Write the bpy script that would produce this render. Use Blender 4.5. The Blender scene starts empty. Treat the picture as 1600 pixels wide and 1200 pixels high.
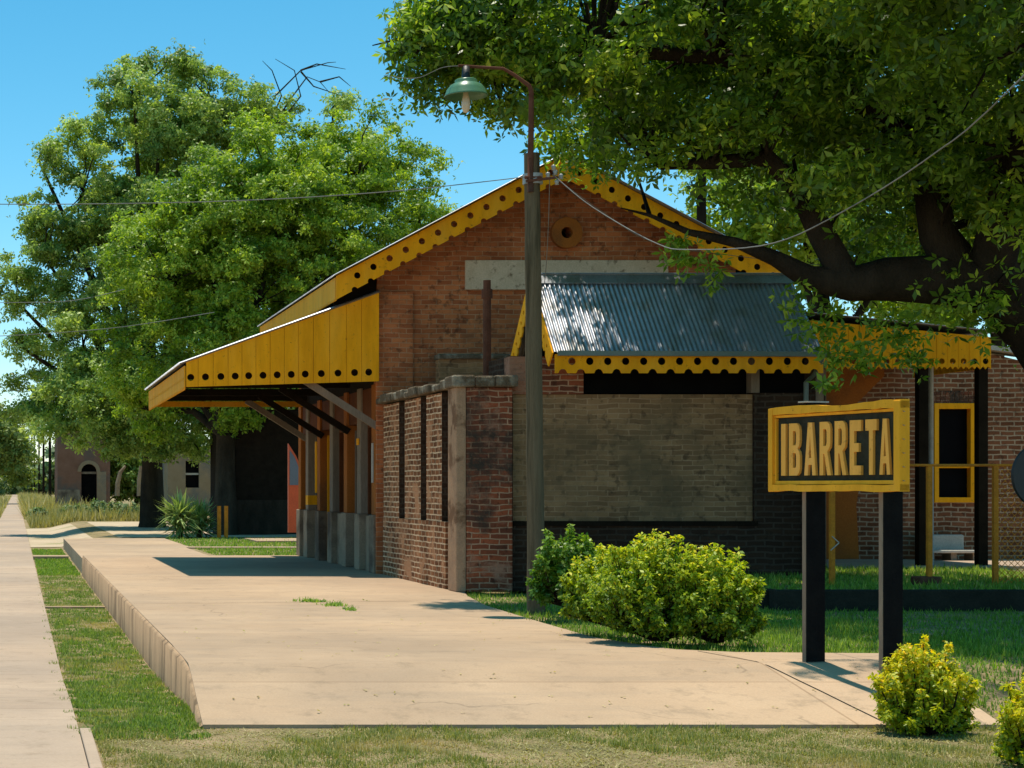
import bpy, math, random
import numpy as np
from mathutils import Vector
R = math.radians
random.seed(7)
rng = np.random.default_rng(11)
sc = bpy.context.scene
COL = sc.collection

# ------------------------------------------------------------------ camera, world, sun, exposure
F = 2800.0; CX = 25.0; CY = 763.0; EYE = 1.5      # focal length, vanishing point and eye height, used to turn photo measurements into metres
cam = bpy.data.cameras.new("camera"); cam_o = bpy.data.objects.new("camera", cam); COL.objects.link(cam_o)
cam_o.location = (0, 0, EYE); cam_o.rotation_euler = (R(90), 0, 0)
cam.sensor_width = 36; cam.lens = F / 1600 * 36
cam.shift_x = (800 - CX) / 1600; cam.shift_y = (CY - 600) / 1600
cam.clip_start = 0.1; cam.clip_end = 5000
sc.camera = cam_o

SUN = Vector((-0.03, 0.17, 1.0)).normalized()
w = bpy.data.worlds.new("World"); sc.world = w; w.use_nodes = True
nt = w.node_tree; bg = nt.nodes["Background"]
sky = nt.nodes.new("ShaderNodeTexSky"); sky.sky_type = 'NISHITA'; sky.sun_disc = False
sky.sun_elevation = math.asin(SUN.z); sky.sun_rotation = math.atan2(SUN.x, SUN.y)
sky.altitude = 1500; sky.air_density = 1.0; sky.dust_density = 0.0; sky.ozone_density = 1.5
hs = nt.nodes.new("ShaderNodeHueSaturation"); hs.inputs['Hue'].default_value = 0.474; hs.inputs['Saturation'].default_value = 1.36
hs.inputs['Value'].default_value = 1.08
nt.links.new(sky.outputs[0], hs.inputs['Color']); 
# warm gain on the upper sky, added out of view as extra fill light
tc = nt.nodes.new("ShaderNodeTexCoord"); sx = nt.nodes.new("ShaderNodeSeparateXYZ"); nt.links.new(tc.outputs['Generated'], sx.inputs[0])
mr = nt.nodes.new("ShaderNodeMapRange"); mr.inputs['From Min'].default_value = .45; mr.inputs['From Max'].default_value = .95; nt.links.new(sx.outputs[2], mr.inputs[0])
mt = nt.nodes.new("ShaderNodeMix"); mt.data_type = 'RGBA'; mt.blend_type = 'MULTIPLY'; nt.links.new(mr.outputs[0], mt.inputs[0]); nt.links.new(hs.outputs[0], mt.inputs[6]); mt.inputs[7].default_value = (5.8, 2.0, 1.3, 1)
nt.links.new(mt.outputs[2], bg.inputs[0])
bg.inputs[1].default_value = 0.12
sl = bpy.data.lights.new("sun", 'SUN'); sl.energy = 4.5; sl.angle = R(0.53); sl.color = (1.0, 0.92, 0.78)
so = bpy.data.objects.new("sun", sl); COL.objects.link(so); so.location = (0, 0, 60)
so.rotation_euler = SUN.to_track_quat('Z', 'Y').to_euler()
sc.view_settings.view_transform = 'Standard'; sc.view_settings.look = 'None'
sc.view_settings.gamma = 1; sc.view_settings.exposure = 0.32
sc.cycles.max_bounces = 8; sc.cycles.diffuse_bounces = 4; sc.cycles.transparent_max_bounces = 8

def P(x, y, Y):
    "photo measurement + distance -> metres"
    return Vector(((x - CX) * Y / F, Y, EYE + (CY - y) * Y / F))

# ------------------------------------------------------------------ materials
def srgb(r, g, b):
    f = lambda c: (c / 255 / 12.92) if c / 255 <= 0.04045 else ((c / 255 + 0.055) / 1.055) ** 2.4
    return (f(r), f(g), f(b), 1)
class NT:
    def __init__(s, name):
        s.m = bpy.data.materials.new(name); s.m.use_nodes = True
        s.t = s.m.node_tree; s.b = s.t.nodes["Principled BSDF"]; s.out = s.t.nodes["Material Output"]
    def n(s, typ, **kw):
        nd = s.t.nodes.new(typ)
        for k, v in kw.items():
            if k in nd.inputs: nd.inputs[k].default_value = v
            else: setattr(nd, k, v)
        return nd
    def l(s, a, b): s.t.links.new(a, b)
    def pos(s): return s.n("ShaderNodeNewGeometry").outputs['Position']
    def noise(s, scale, detail=4, vec=None, rough=0.55):
        nd = s.n("ShaderNodeTexNoise"); nd.inputs['Scale'].default_value = scale; nd.inputs['Detail'].default_value = detail
        nd.inputs['Roughness'].default_value = rough
        s.l(vec if vec else s.pos(), nd.inputs['Vector']); return nd
    def ramp(s, fac, stops):
        r = s.n("ShaderNodeValToRGB"); e = r.color_ramp.elements
        e[0].position, e[0].color = stops[0]; e[1].position, e[1].color = stops[-1]
        for p, c in stops[1:-1]:
            q = e.new(p); q.color = c
        s.l(fac, r.inputs[0]); return r.outputs[0]
    def mix(s, fac, a, b, blend='MIX'):
        m = s.n("ShaderNodeMix"); m.data_type = 'RGBA'; m.blend_type = blend
        for v, i in ((fac, 0), (a, 6), (b, 7)):
            if isinstance(v, bpy.types.NodeSocket): s.l(v, m.inputs[i])
            else: m.inputs[i].default_value = v
        return m.outputs[2]
    def math(s, op, a, b=0.0, c=None):
        m = s.n("ShaderNodeMath"); m.operation = op
        for i, v in enumerate((a, b, c)):
            if v is None: continue
            if isinstance(v, bpy.types.NodeSocket): s.l(v, m.inputs[i])
            else: m.inputs[i].default_value = v
        return m.outputs[0]
    def bump(s, h, strength=0.3, dist=0.02, nrm=None):
        b = s.n("ShaderNodeBump"); b.inputs['Strength'].default_value = strength; b.inputs['Distance'].default_value = dist
        s.l(h, b.inputs['Height'])
        if nrm: s.l(nrm, b.inputs['Normal'])
        s.l(b.outputs[0], s.b.inputs['Normal']); return b.outputs[0]
WH = (1, 1, 1, 1); BK = (0, 0, 0, 1)

def m_noise(name, c1, c2, scale=3, rough=0.8, bump=0.2, dist=0.01, metal=0.0, fine=40, c3=None, s3=0.6, t3=(0.5, 0.62), stretch=None):
    k = NT(name); v = k.pos()
    if stretch:
        mp = k.n("ShaderNodeMapping"); mp.inputs['Scale'].default_value = stretch; k.l(v, mp.inputs['Vector']); v = mp.outputs[0]
    a = k.noise(scale, 6, v, 0.65); col = k.ramp(a.outputs[0], [(0.3, c1), (0.7, c2)])
    if c3:
        b = k.noise(s3, 5, v, 0.6); f = k.ramp(b.outputs[0], [(t3[0], BK), (t3[1], WH)]); col = k.mix(f, col, c3)
    fn = k.noise(fine, 4, v)
    col = k.mix(0.35, col, k.ramp(fn.outputs[0], [(0.3, (.55, .55, .55, 1)), (0.7, (1.25, 1.25, 1.25, 1))]), 'MULTIPLY')
    k.l(col, k.b.inputs['Base Color']); k.b.inputs['Roughness'].default_value = rough; k.b.inputs['Metallic'].default_value = metal
    if rough > 0.6: k.b.inputs['Specular IOR Level'].default_value = 0.04
    if bump: k.bump(fn.outputs[0], bump, dist)
    return k.m

def m_brick(name, c1, c2, mortar, bw=0.27, bh=0.085, ms=0.014, bump=0.8, stain=None, stain_t=(0.55, 0.75), pale=None, wob=0.02, soft=0.1):
    k = NT(name); pos = k.pos(); g = k.n("ShaderNodeNewGeometry")
    sp = k.n("ShaderNodeSeparateXYZ"); k.l(pos, sp.inputs[0])
    sn = k.n("ShaderNodeSeparateXYZ"); k.l(g.outputs['True Normal'], sn.inputs[0])
    isx = k.math('GREATER_THAN', k.math('ABSOLUTE', sn.outputs[0]), 0.6)
    dif = k.math('SUBTRACT', sp.outputs[1], sp.outputs[0])
    u = k.math('MULTIPLY_ADD', dif, isx, sp.outputs[0])
    cb = k.n("ShaderNodeCombineXYZ"); k.l(u, cb.inputs[0]); k.l(sp.outputs[2], cb.inputs[1])
    wn = k.noise(2.3, 3, pos); wv = k.n("ShaderNodeVectorMath"); wv.operation = 'MULTIPLY_ADD'
    k.l(wn.outputs['Color'], wv.inputs[0]); wv.inputs[1].default_value = (wob * 2, wob * 2, 0); k.l(cb.outputs[0], wv.inputs[2])
    br = k.n("ShaderNodeTexBrick"); k.l(wv.outputs[0], br.inputs['Vector'])
    for kk, vv in (('Scale', 1), ('Mortar Size', ms), ('Mortar Smooth', soft), ('Bias', 0), ('Brick Width', bw), ('Row Height', bh)):
        br.inputs[kk].default_value = vv
    br.inputs['Color1'].default_value = c1; br.inputs['Color2'].default_value = c2; br.inputs['Mortar'].default_value = mortar
    col = br.outputs['Color']
    big = k.noise(1.1, 6, pos, 0.65)
    col = k.mix(0.7, col, k.ramp(big.outputs[0], [(0.3, (.55, .5, .48, 1)), (0.68, (1.25, 1.25, 1.25, 1))]), 'MULTIPLY')
    # eroded bricks: dark holes and pale smears of mortar with a shape of their own
    er = k.noise(9, 5, pos, 0.6)
    col = k.mix(k.ramp(er.outputs[0], [(0.56, BK), (0.66, WH)]), col, k.mix(0.55, col, (.03, .02, .015, 1)))
    if pale:
        pn = k.noise(1.7, 7, pos, 0.7); col = k.mix(k.ramp(pn.outputs[0], [(0.52, BK), (0.62, WH)]), col, pale)
    if stain:
        st = k.noise(0.8, 6, pos, 0.7); col = k.mix(k.ramp(st.outputs[0], [(stain_t[0], BK), (stain_t[1], WH)]), col, stain)
    k.l(col, k.b.inputs['Base Color']); k.b.inputs['Roughness'].default_value = 0.95; k.b.inputs['Specular IOR Level'].default_value = 0.04
    fn = k.noise(30, 4, pos)
    h = k.math('MULTIPLY_ADD', fn.outputs[0], 0.5, k.math('SUBTRACT', 1.0, br.outputs['Fac']))
    h = k.math('MULTIPLY_ADD', er.outputs[0], -0.9, h)
    k.bump(h, bump, 0.02); return k.m

def m_paint(name, c, dirt=(.25, .12, .02, 1), rough=0.72):
    k = NT(name); pos = k.pos()
    mp = k.n("ShaderNodeMapping"); mp.inputs['Scale'].default_value = (1, 1, .18); k.l(pos, mp.inputs['Vector'])
    a = k.noise(5, 6, mp.outputs[0], 0.7)
    col = k.mix(1.0, c, k.ramp(a.outputs[0], [(0.3, (.8, .76, .7, 1)), (0.7, (1.08, 1.08, 1.08, 1))]), 'MULTIPLY')
    b = k.noise(14, 6, pos, 0.7); col = k.mix(k.ramp(b.outputs[0], [(0.60, BK), (0.70, (.8, .8, .8, 1))]), col, dirt)
    ch = k.noise(1.6, 6, mp.outputs[0], .6); col = k.mix(k.ramp(ch.outputs[0], [(0.5, BK), (0.75, (.45, .45, .45, 1))]), col, (min(1, c[0] * 1.0), c[1] * 1.25, c[2] * 4 + .02, 1))
    k.l(col, k.b.inputs['Base Color']); k.b.inputs['Roughness'].default_value = rough; k.b.inputs['Specular IOR Level'].default_value = 0.08
    k.bump(a.outputs[0], 0.25, 0.006); return k.m

def m_leaf(name, stops, transl=0.35, rough=0.42, patch=None):
    k = NT(name)
    at = k.n("ShaderNodeAttribute"); at.attribute_name = 'rnd'
    col = k.ramp(at.outputs['Fac'], stops)
    if patch:
        pn = k.noise(patch[1], 4); col = k.mix(k.ramp(pn.outputs[0], [(patch[2], BK), (patch[2] + .14, WH)]), col, patch[0])
    k.l(col, k.b.inputs['Base Color']); k.b.inputs['Roughness'].default_value = rough
    k.b.inputs['Specular IOR Level'].default_value = 0.4
    tr = k.n("ShaderNodeBsdfTranslucent"); k.l(k.mix(1.0, col, (1.5, 1.5, .6, 1), 'MULTIPLY'), tr.inputs[0])
    mx = k.n("ShaderNodeMixShader"); mx.inputs[0].default_value = transl
    k.l(k.b.outputs[0], mx.inputs[1]); k.l(tr.outputs[0], mx.inputs[2]); k.l(mx.outputs[0], k.out.inputs[0]); return k.m

M = {}
M['brick_main'] = m_brick('old_red_brick', (.60, .20, .075, 1), (.36, .105, .042, 1), (.52, .27, .15, 1), bump=.9, stain=(.24, .10, .05, 1), stain_t=(.56, .74), ms=.008, wob=.03)
M['brick_side'] = m_brick('eroded_brick_with_pale_joints', (.38, .155, .07, 1), (.17, .07, .035, 1), (.74, .52, .33, 1), bw=.25, bh=.086, ms=.011, bump=1.0, wob=.02, pale=(.55, .27, .14, 1))
M['brick_front'] = m_brick('dark_red_brick', (.38, .10, .045, 1), (.14, .05, .03, 1), (.46, .27, .17, 1), bw=.27, bh=.082, ms=.010, bump=1.0, stain=(.06, .045, .035, 1), stain_t=(.5, .62), pale=(.38, .19, .12, 1), wob=.045)
M['brick_pale'] = m_brick('greyish_infill_brick', (.40, .235, .115, 1), (.23, .13, .065, 1), (.42, .265, .15, 1), bw=.31, bh=.075, ms=.009, bump=.8, stain=(.16, .11, .06, 1), stain_t=(.48, .72), wob=.04)
M['brick_dark'] = m_brick('dark_brick', (.065, .038, .024, 1), (.04, .025, .018, 1), (.075, .055, .04, 1), bump=.8, wob=.03)  # near-black brick, for dark walls and the painted shade in the grooves
M['brick_right'] = m_brick('brown_brick_pale_mortar', (.28, .11, .055, 1), (.16, .06, .03, 1), (.42, .29, .19, 1), bw=.25, bh=.085, ms=.013, bump=.9, wob=.03)
M['pinkwall'] = m_noise('faded_pink_plaster', (.20, .095, .06, 1), (.27, .14, .095, 1), 1.2, .9, c3=(.15, .11, .09, 1), s3=.5)
M['palewall'] = m_noise('faded_cream_plaster', (.28, .19, .11, 1), (.34, .245, .155, 1), 1.2, .9, c3=(.18, .16, .135, 1), s3=.4)
M['yellow'] = m_paint('yellow_ochre_paint', (.98, .41, .01, 1))
M['yellow2'] = m_paint('weathered_yellow_paint', (.86, .37, .014, 1), dirt=(.2, .13, .03, 1))
M['maroon'] = m_noise('brown_red_paint', (.10, .033, .014, 1), (.15, .052, .022, 1), 3, .8, .1)
M['orange'] = m_noise('orange_brown_plaster', (.42, .13, .025, 1), (.34, .11, .025, 1), 2, .8, .2, c3=(.2, .08, .03, 1))
M['redorange'] = m_noise('orange_red_paint', (.75, .12, .04, 1), (.65, .1, .035, 1), 2, .45, .05)
M['slate'] = m_noise('slate_paint', (.13, .16, .2, 1), (.16, .19, .23, 1), 2, .45, .05)
M['pier'] = m_noise('peeling_pinkish_plaster', (.50, .30, .18, 1), (.36, .22, .14, 1), 3.5, .9, .6, .03, c3=(.22, .12, .07, 1), s3=2.2, t3=(.52, .6))
M['plinth'] = m_noise('grey_brown_plinth_plaster', (.27, .20, .14, 1), (.38, .28, .19, 1), 2.5, .85, .35, c3=(.13, .09, .065, 1))
M['coping'] = m_noise('lichened_stone_coping', (.11, .08, .05, 1), (.20, .155, .11, 1), 5, .9, .9, .04, c3=(.34, .29, .22, 1), s3=3)
M['plaque'] = m_noise('weathered_cream_slab', (.72, .56, .40, 1), (.58, .44, .30, 1), 6, .85, .3, c3=(.28, .19, .12, 1), s3=7, t3=(.58, .68))
M['timber'] = m_noise('grey_weathered_timber', (.20, .15, .11, 1), (.29, .22, .16, 1), 4, .85, .3, stretch=(1, 1, .2))
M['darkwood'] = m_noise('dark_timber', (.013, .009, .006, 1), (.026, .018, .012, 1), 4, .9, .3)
M['pole'] = m_noise('weathered_wooden_pole', (.12, .09, .055, 1), (.19, .145, .09, 1), 4, .85, .5, .02, stretch=(6, 6, .35), c3=(.06, .05, .03, 1), s3=1.5)
M['rust'] = m_noise('rusty_pipe', (.10, .04, .025, 1), (.16, .07, .045, 1), 6, .7, .3)
M['rustgold'] = m_noise('rusted_yellow_metal', (.74, .28, .03, 1), (.48, .16, .025, 1), 6, .7, .3)
M['sheet'] = m_noise('galvanised_roof_sheet', (.28, .29, .33, 1), (.37, .38, .42, 1), 1.5, .4, .1, .002, .7, c3=(.27, .26, .25, 1), s3=2.2)
M['gutter'] = m_noise('green_grey_gutter', (.10, .15, .13, 1), (.14, .19, .165, 1), 4, .4, .1)
M['black'] = m_noise('black_paint', (.010, .011, .012, 1), (.02, .02, .021, 1), 4, .5, .2)
M['postpaint'] = m_noise('worn_black_post_paint', (.006, .006, .007, 1), (.012, .012, .012, 1), 6, .7, .3, c3=(.10, .085, .06, 1), s3=9, t3=(.72, .78))
M['panel'] = m_noise('dark_slate_sign_panel', (.030, .028, .018, 1), (.055, .05, .035, 1), 5, .8, .3)
M['letter'] = m_paint('sign_letter_yellow', (.98, .47, .09, 1), dirt=(.45, .2, .05, 1))
M['frame'] = m_paint('sign_frame_yellow', (.92, .43, .03, 1), dirt=(.2, .09, .02, 1))
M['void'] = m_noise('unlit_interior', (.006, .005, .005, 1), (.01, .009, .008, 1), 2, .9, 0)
M['glass'] = m_noise('dark_window_glass', (.003, .003, .004, 1), (.005, .005, .006, 1), 2, .65, 0)
M['lampgreen'] = m_noise('green_enamel', (.07, .17, .09, 1), (.085, .2, .11, 1), 3, .3, .02)
M['bulb'] = m_noise('milky_glass', (.62, .5, .36, 1), (.68, .56, .42, 1), 2, .25, 0)
M['cable'] = m_noise('grey_cable', (.17, .17, .165, 1), (.24, .24, .23, 1), 2, .7, 0)
M['porcelain'] = m_noise('grey_porcelain', (.25, .25, .24, 1), (.4, .4, .38, 1), 9, .3, 0)
M['bark'] = m_noise('dark_bark', (.022, .017, .012, 1), (.055, .04, .028, 1), 3, .9, .9, .05, stretch=(1, 1, .35))
M['bark_l'] = m_noise('grey_brown_bark', (.035, .028, .02, 1), (.075, .06, .042, 1), 2.5, .9, .9, .05, stretch=(1, 1, .35), c3=(.02, .017, .013, 1))
M['slabwhite'] = m_noise('pale_concrete', (.45, .40, .34, 1), (.52, .47, .40, 1), 4, .8, .2)
M['darkkerb'] = m_noise('dark_mossy_concrete', (.02, .019, .015, 1), (.045, .04, .03, 1), 3, .9, .5, .03, c3=(.13, .115, .09, 1), s3=2.5, t3=(.6, .7))

def m_slab(name, ca, cb, cc):
    k = NT(name); pos = k.pos()
    a = k.noise(0.55, 6, pos, 0.65); col = k.ramp(a.outputs[0], [(0.3, ca), (0.7, cb)])
    mp = k.n("ShaderNodeMapping"); mp.inputs['Scale'].default_value = (.35, 2.2, 1); k.l(pos, mp.inputs['Vector'])
    b = k.noise(1.3, 6, mp.outputs[0], 0.7); col = k.mix(k.ramp(b.outputs[0], [(0.5, BK), (0.7, (.55, .55, .55, 1))]), col, cc)
    f = k.noise(60, 4, pos); col = k.mix(0.3, col, k.ramp(f.outputs[0], [(0.3, (.7, .7, .7, 1)), (0.7, (1.15, 1.15, 1.15, 1))]), 'MULTIPLY')
    # hairline cracks
    dn = k.noise(1.2, 4, pos); dv = k.n("ShaderNodeVectorMath"); dv.operation = 'MULTIPLY_ADD'
    k.l(dn.outputs['Color'], dv.inputs[0]); dv.inputs[1].default_value = (.8, .8, 0); k.l(pos, dv.inputs[2])
    vo = k.n("ShaderNodeTexVoronoi"); vo.feature = 'DISTANCE_TO_EDGE'; vo.inputs['Scale'].default_value = .33; k.l(dv.outputs[0], vo.inputs['Vector'])
    ck = k.ramp(vo.outputs['Distance'], [(0.0, WH), (0.0032, BK)])
    bk = k.noise(.9, 2, pos); ck = k.math('MULTIPLY', ck, k.ramp(bk.outputs[0], [(.5, BK), (.56, WH)]))
    col = k.mix(k.math('MULTIPLY', ck, .45), col, (.12, .09, .06, 1))
    sj = k.n("ShaderNodeTexBrick"); so_ = k.n("ShaderNodeMapping"); so_.inputs['Location'].default_value = (1.6, 0, 0); k.l(pos, so_.inputs['Vector']); k.l(so_.outputs[0], sj.inputs['Vector']); sj.offset = .0
    for kk, vv in (('Scale', 1), ('Mortar Size', .012), ('Mortar Smooth', .4), ('Bias', 0), ('Brick Width', 8.0), ('Row Height', 3.7)): sj.inputs[kk].default_value = vv
    sj.inputs['Color1'].default_value = (1, 1, 1, 1); sj.inputs['Color2'].default_value = (.88, .88, .88, 1); sj.inputs['Mortar'].default_value = (.62, .58, .54, 1)
    col = k.mix(.8, col, sj.outputs['Color'], 'MULTIPLY')
    pt = k.noise(.22, 5, pos, .6); col = k.mix(.8, col, k.ramp(pt.outputs[0], [(0.38, (.82, .83, .84, 1)), (0.6, (1.08, 1.05, 1.0, 1))]), 'MULTIPLY')
    dl = k.noise(3.2, 7, pos, .75); col = k.mix(k.ramp(dl.outputs[0], [(0.54, BK), (0.7, (.6, .6, .6, 1))]), col, (.22, .16, .105, 1))
    # specks
    s = k.noise(22, 2, pos); col = k.mix(k.ramp(s.outputs[0], [(0.74, BK), (0.77, (.6, .6, .6, 1))]), col, (.2, .15, .1, 1))
    k.l(col, k.b.inputs['Base Color']); k.b.inputs['Roughness'].default_value = .85; k.b.inputs['Specular IOR Level'].default_value = .2
    k.bump(f.outputs[0], .25, .01); return k.m
M['concrete'] = m_slab('tan_platform_concrete', (.40, .275, .18, 1), (.49, .345, .23, 1), (.33, .245, .175, 1))
M['path'] = m_slab('pale_path_concrete', (.385, .28, .205, 1), (.45, .335, .25, 1), (.32, .245, .185, 1))
M['kerbface'] = m_noise('stained_concrete_face', (.40, .25, .15, 1), (.58, .38, .23, 1), 3, .9, .4, .02, stretch=(2, 2, .5), c3=(.24, .16, .1, 1), s3=1.5)
M['sand'] = m_noise('sandy_dirt', (.42, .32, .22, 1), (.52, .41, .29, 1), .8, .95, .4, .02, c3=(.26, .24, .12, 1), s3=.25, t3=(.55, .7))
def m_ground():
    k = NT('soil_and_turf'); pos = k.pos()
    a = k.noise(1.3, 7, pos, .7); col = k.ramp(a.outputs[0], [(.3, (.13, .12, .05, 1)), (.45, (.24, .19, .09, 1)), (.6, (.38, .27, .16, 1)), (.75, (.48, .34, .22, 1))])
    f = k.noise(35, 5, pos, .7); col = k.mix(.6, col, k.ramp(f.outputs[0], [(.3, (.45, .45, .45, 1)), (.7, (1.3, 1.3, 1.3, 1))]), 'MULTIPLY')
    k.l(col, k.b.inputs['Base Color']); k.b.inputs['Roughness'].default_value = .95; k.b.inputs['Specular IOR Level'].default_value = .1
    k.bump(f.outputs[0], .8, .03); return k.m
M['ground'] = m_ground()
M['leaf_near'] = m_leaf('broadleaf_foliage', [(0, (.05, .10, .012, 1)), (.45, (.12, .22, .02, 1)), (.8, (.26, .38, .035, 1)), (1, (.46, .54, .06, 1))], .5, .4)
M['leaf_a'] = m_leaf('olive_foliage', [(0, (.11, .18, .035, 1)), (.5, (.24, .35, .07, 1)), (1, (.5, .6, .18, 1))], .42, .5)
M['leaf_b'] = m_leaf('bright_green_foliage', [(0, (.09, .17, .012, 1)), (.5, (.22, .34, .022, 1)), (1, (.46, .56, .07, 1))], .42, .5)
M['leaf_far'] = m_leaf('far_foliage', [(0, (.09, .15, .06, 1)), (1, (.24, .31, .13, 1))], .3, .6)
M['leaf_willow'] = m_leaf('pale_green_foliage', [(0, (.11, .17, .03, 1)), (1, (.24, .30, .06, 1))], .35, .5)
M['leaf_gold'] = m_leaf('golden_shrub_leaves', [(0, (.14, .22, .01, 1)), (.4, (.42, .46, .012, 1)), (.8, (.74, .62, .015, 1)), (1, (.88, .52, .02, 1))], .4, .5)
M['leaf_lime'] = m_leaf('lime_shrub_leaves', [(0, (.06, .13, .01, 1)), (.4, (.22, .33, .012, 1)), (.8, (.54, .58, .02, 1)), (1, (.82, .64, .03, 1))], .38, .5)
M['leaf_green'] = m_leaf('green_shrub_leaves', [(0, (.05, .13, .012, 1)), (.6, (.12, .24, .018, 1)), (1, (.30, .40, .025, 1))], .35, .45)
M['yucca'] = m_leaf('yucca_leaves', [(0, (.12, .2, .05, 1)), (1, (.40, .5, .18, 1))], .25, .4)
M['grass'] = m_leaf('short_grass', [(0, (.06, .12, .018, 1)), (.5, (.16, .28, .03, 1)), (.88, (.30, .42, .07, 1)), (1, (.50, .46, .18, 1))], .4, .7, patch=((.34, .32, .11, 1), .9, .6))
M['grass_strip'] = m_leaf('patchy_strip_grass', [(0, (.05, .10, .018, 1)), (.5, (.15, .24, .04, 1)), (.85, (.30, .37, .09, 1)), (1, (.52, .46, .22, 1))], .4, .7, patch=((.40, .33, .15, 1), 1.1, .53))
M['grass_front'] = m_leaf('worn_grass', [(0, (.09, .12, .025, 1)), (.5, (.22, .25, .06, 1)), (.85, (.40, .36, .13, 1)), (1, (.58, .45, .22, 1))], .3, .7, patch=((.46, .34, .16, 1), .8, .52))
M['drygrass'] = m_leaf('dry_grass', [(0, (.20, .19, .06, 1)), (.6, (.36, .31, .12, 1)), (1, (.55, .46, .24, 1))], .3, .7)

# ------------------------------------------------------------------ mesh helpers
class MB:
    def __init__(s): s.v = []; s.f = []
    def add(s, vs, fs):
        b = len(s.v); s.v.extend([tuple(v) for v in vs]); s.f.extend([tuple(i + b for i in f) for f in fs]); return s
    def box(s, x0, x1, y0, y1, z0, z1):
        vs = [(x, y, z) for z in (z0, z1) for y in (y0, y1) for x in (x0, x1)]
        return s.add(vs, [(0, 2, 3, 1), (4, 5, 7, 6), (0, 1, 5, 4), (2, 6, 7, 3), (0, 4, 6, 2), (1, 3, 7, 5)])
    def beam(s, a, b, wd, ht):
        a = Vector(a); b = Vector(b); d = (b - a).normalized(); up = Vector((0, 0, 1))
        if abs(d.z) > .95: up = Vector((0, 1, 0))
        sx = d.cross(up).normalized() * wd / 2; uz = sx.cross(d).normalized() * ht / 2
        vs = [p + i * sx + j * uz for p in (a, b) for j in (-1, 1) for i in (-1, 1)]
        return s.add(vs, [(0, 2, 3, 1), (4, 5, 7, 6), (0, 1, 5, 4), (2, 6, 7, 3), (0, 4, 6, 2), (1, 3, 7, 5)])
    def tube(s, pts, rad, n=8, jit=0):
        pts = [Vector(p) for p in pts]
        if not hasattr(rad, '__len__'): rad = [rad] * len(pts)
        vs = []; fs = []; ref = Vector((0.31, 0.95, 0.05)).normalized()
        for i, p in enumerate(pts):
            d = (pts[min(i + 1, len(pts) - 1)] - pts[max(i - 1, 0)]).normalized()
            if abs(d.dot(ref)) > .92: ref2 = Vector((1, 0, .1)).normalized()
            else: ref2 = ref
            a = d.cross(ref2).normalized(); b = d.cross(a).normalized()
            for k in range(n):
                t = 2 * math.pi * k / n; r = rad[i] * (1 + (random.uniform(-jit, jit) if jit else 0))
                vs.append(p + a * math.cos(t) * r + b * math.sin(t) * r)
        for i in range(len(pts) - 1):
            for k in range(n):
                k2 = (k + 1) % n; fs.append((i * n + k, i * n + k2, (i + 1) * n + k2, (i + 1) * n + k))
        fs.append(tuple(range(n))); fs.append(tuple((len(pts) - 1) * n + k for k in reversed(range(n))))
        return s.add(vs, fs)
    def lathe(s, prof, c, n=24):
        vs = []; fs = []
        for r, z in prof:
            for k in range(n):
                t = 2 * math.pi * k / n; vs.append((c[0] + r * math.cos(t), c[1] + r * math.sin(t), c[2] + z))
        for i in range(len(prof) - 1):
            for k in range(n):
                k2 = (k + 1) % n; fs.append((i * n + k, i * n + k2, (i + 1) * n + k2, (i + 1) * n + k))
        return s.add(vs, fs)
    def plate(s, loops, o, u, v, thick):
        "flat board with real cut-outs: loops in (u,v) metres, first the outline(s) then holes; centred on plane through o"
        cu = bpy.data.curves.new('tmp', 'CURVE'); cu.dimensions = '2D'; cu.fill_mode = 'BOTH'; cu.extrude = thick / 2
        for lp in loops:
            sp = cu.splines.new('POLY'); sp.points.add(len(lp) - 1); sp.use_cyclic_u = True
            for i, (a, b) in enumerate(lp): sp.points[i].co = (a, b, 0, 1)
        ob = bpy.data.objects.new('tmp', cu); COL.objects.link(ob)
        dg = bpy.context.evaluated_depsgraph_get(); me = bpy.data.meshes.new_from_object(ob.evaluated_get(dg))
        o = Vector(o); u = Vector(u).normalized(); v = Vector(v).normalized(); w_ = u.cross(v)
        s.add([o + u * q.co.x + v * q.co.y + w_ * q.co.z for q in me.vertices], [tuple(p.vertices) for p in me.polygons])
        bpy.data.objects.remove(ob); bpy.data.curves.remove(cu); bpy.data.meshes.remove(me); return s
    def corr(s, o, u, v, lu, lv, pitch=.09, amp=.012, thick=.004, nv=2):
        "corrugated sheet: waves run along v"
        o = Vector(o); u = Vector(u).normalized(); v = Vector(v).normalized(); nn = u.cross(v).normalized()
        n = max(8, int(lu / pitch * 8)); vs = []; fs = []
        for j in range(nv):
            for i in range(n + 1):
                a = lu * i / n; vs.append(o + u * a + v * lv * j / (nv - 1) + nn * amp * math.sin(2 * math.pi * a / pitch))
        for j in range(nv - 1):
            for i in range(n):
                q = j * (n + 1) + i; fs.append((q, q + 1, q + n + 2, q + n + 1))
        m = len(vs); vs += [p - nn * thick for p in vs]; fs += [tuple(reversed([k + m for k in f])) for f in fs[:]]
        return s.add(vs, fs)

def circ(x, y, r, n=14): return [(x + r * math.cos(2 * math.pi * k / n), y + r * math.sin(2 * math.pi * k / n)) for k in range(n)]

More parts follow.
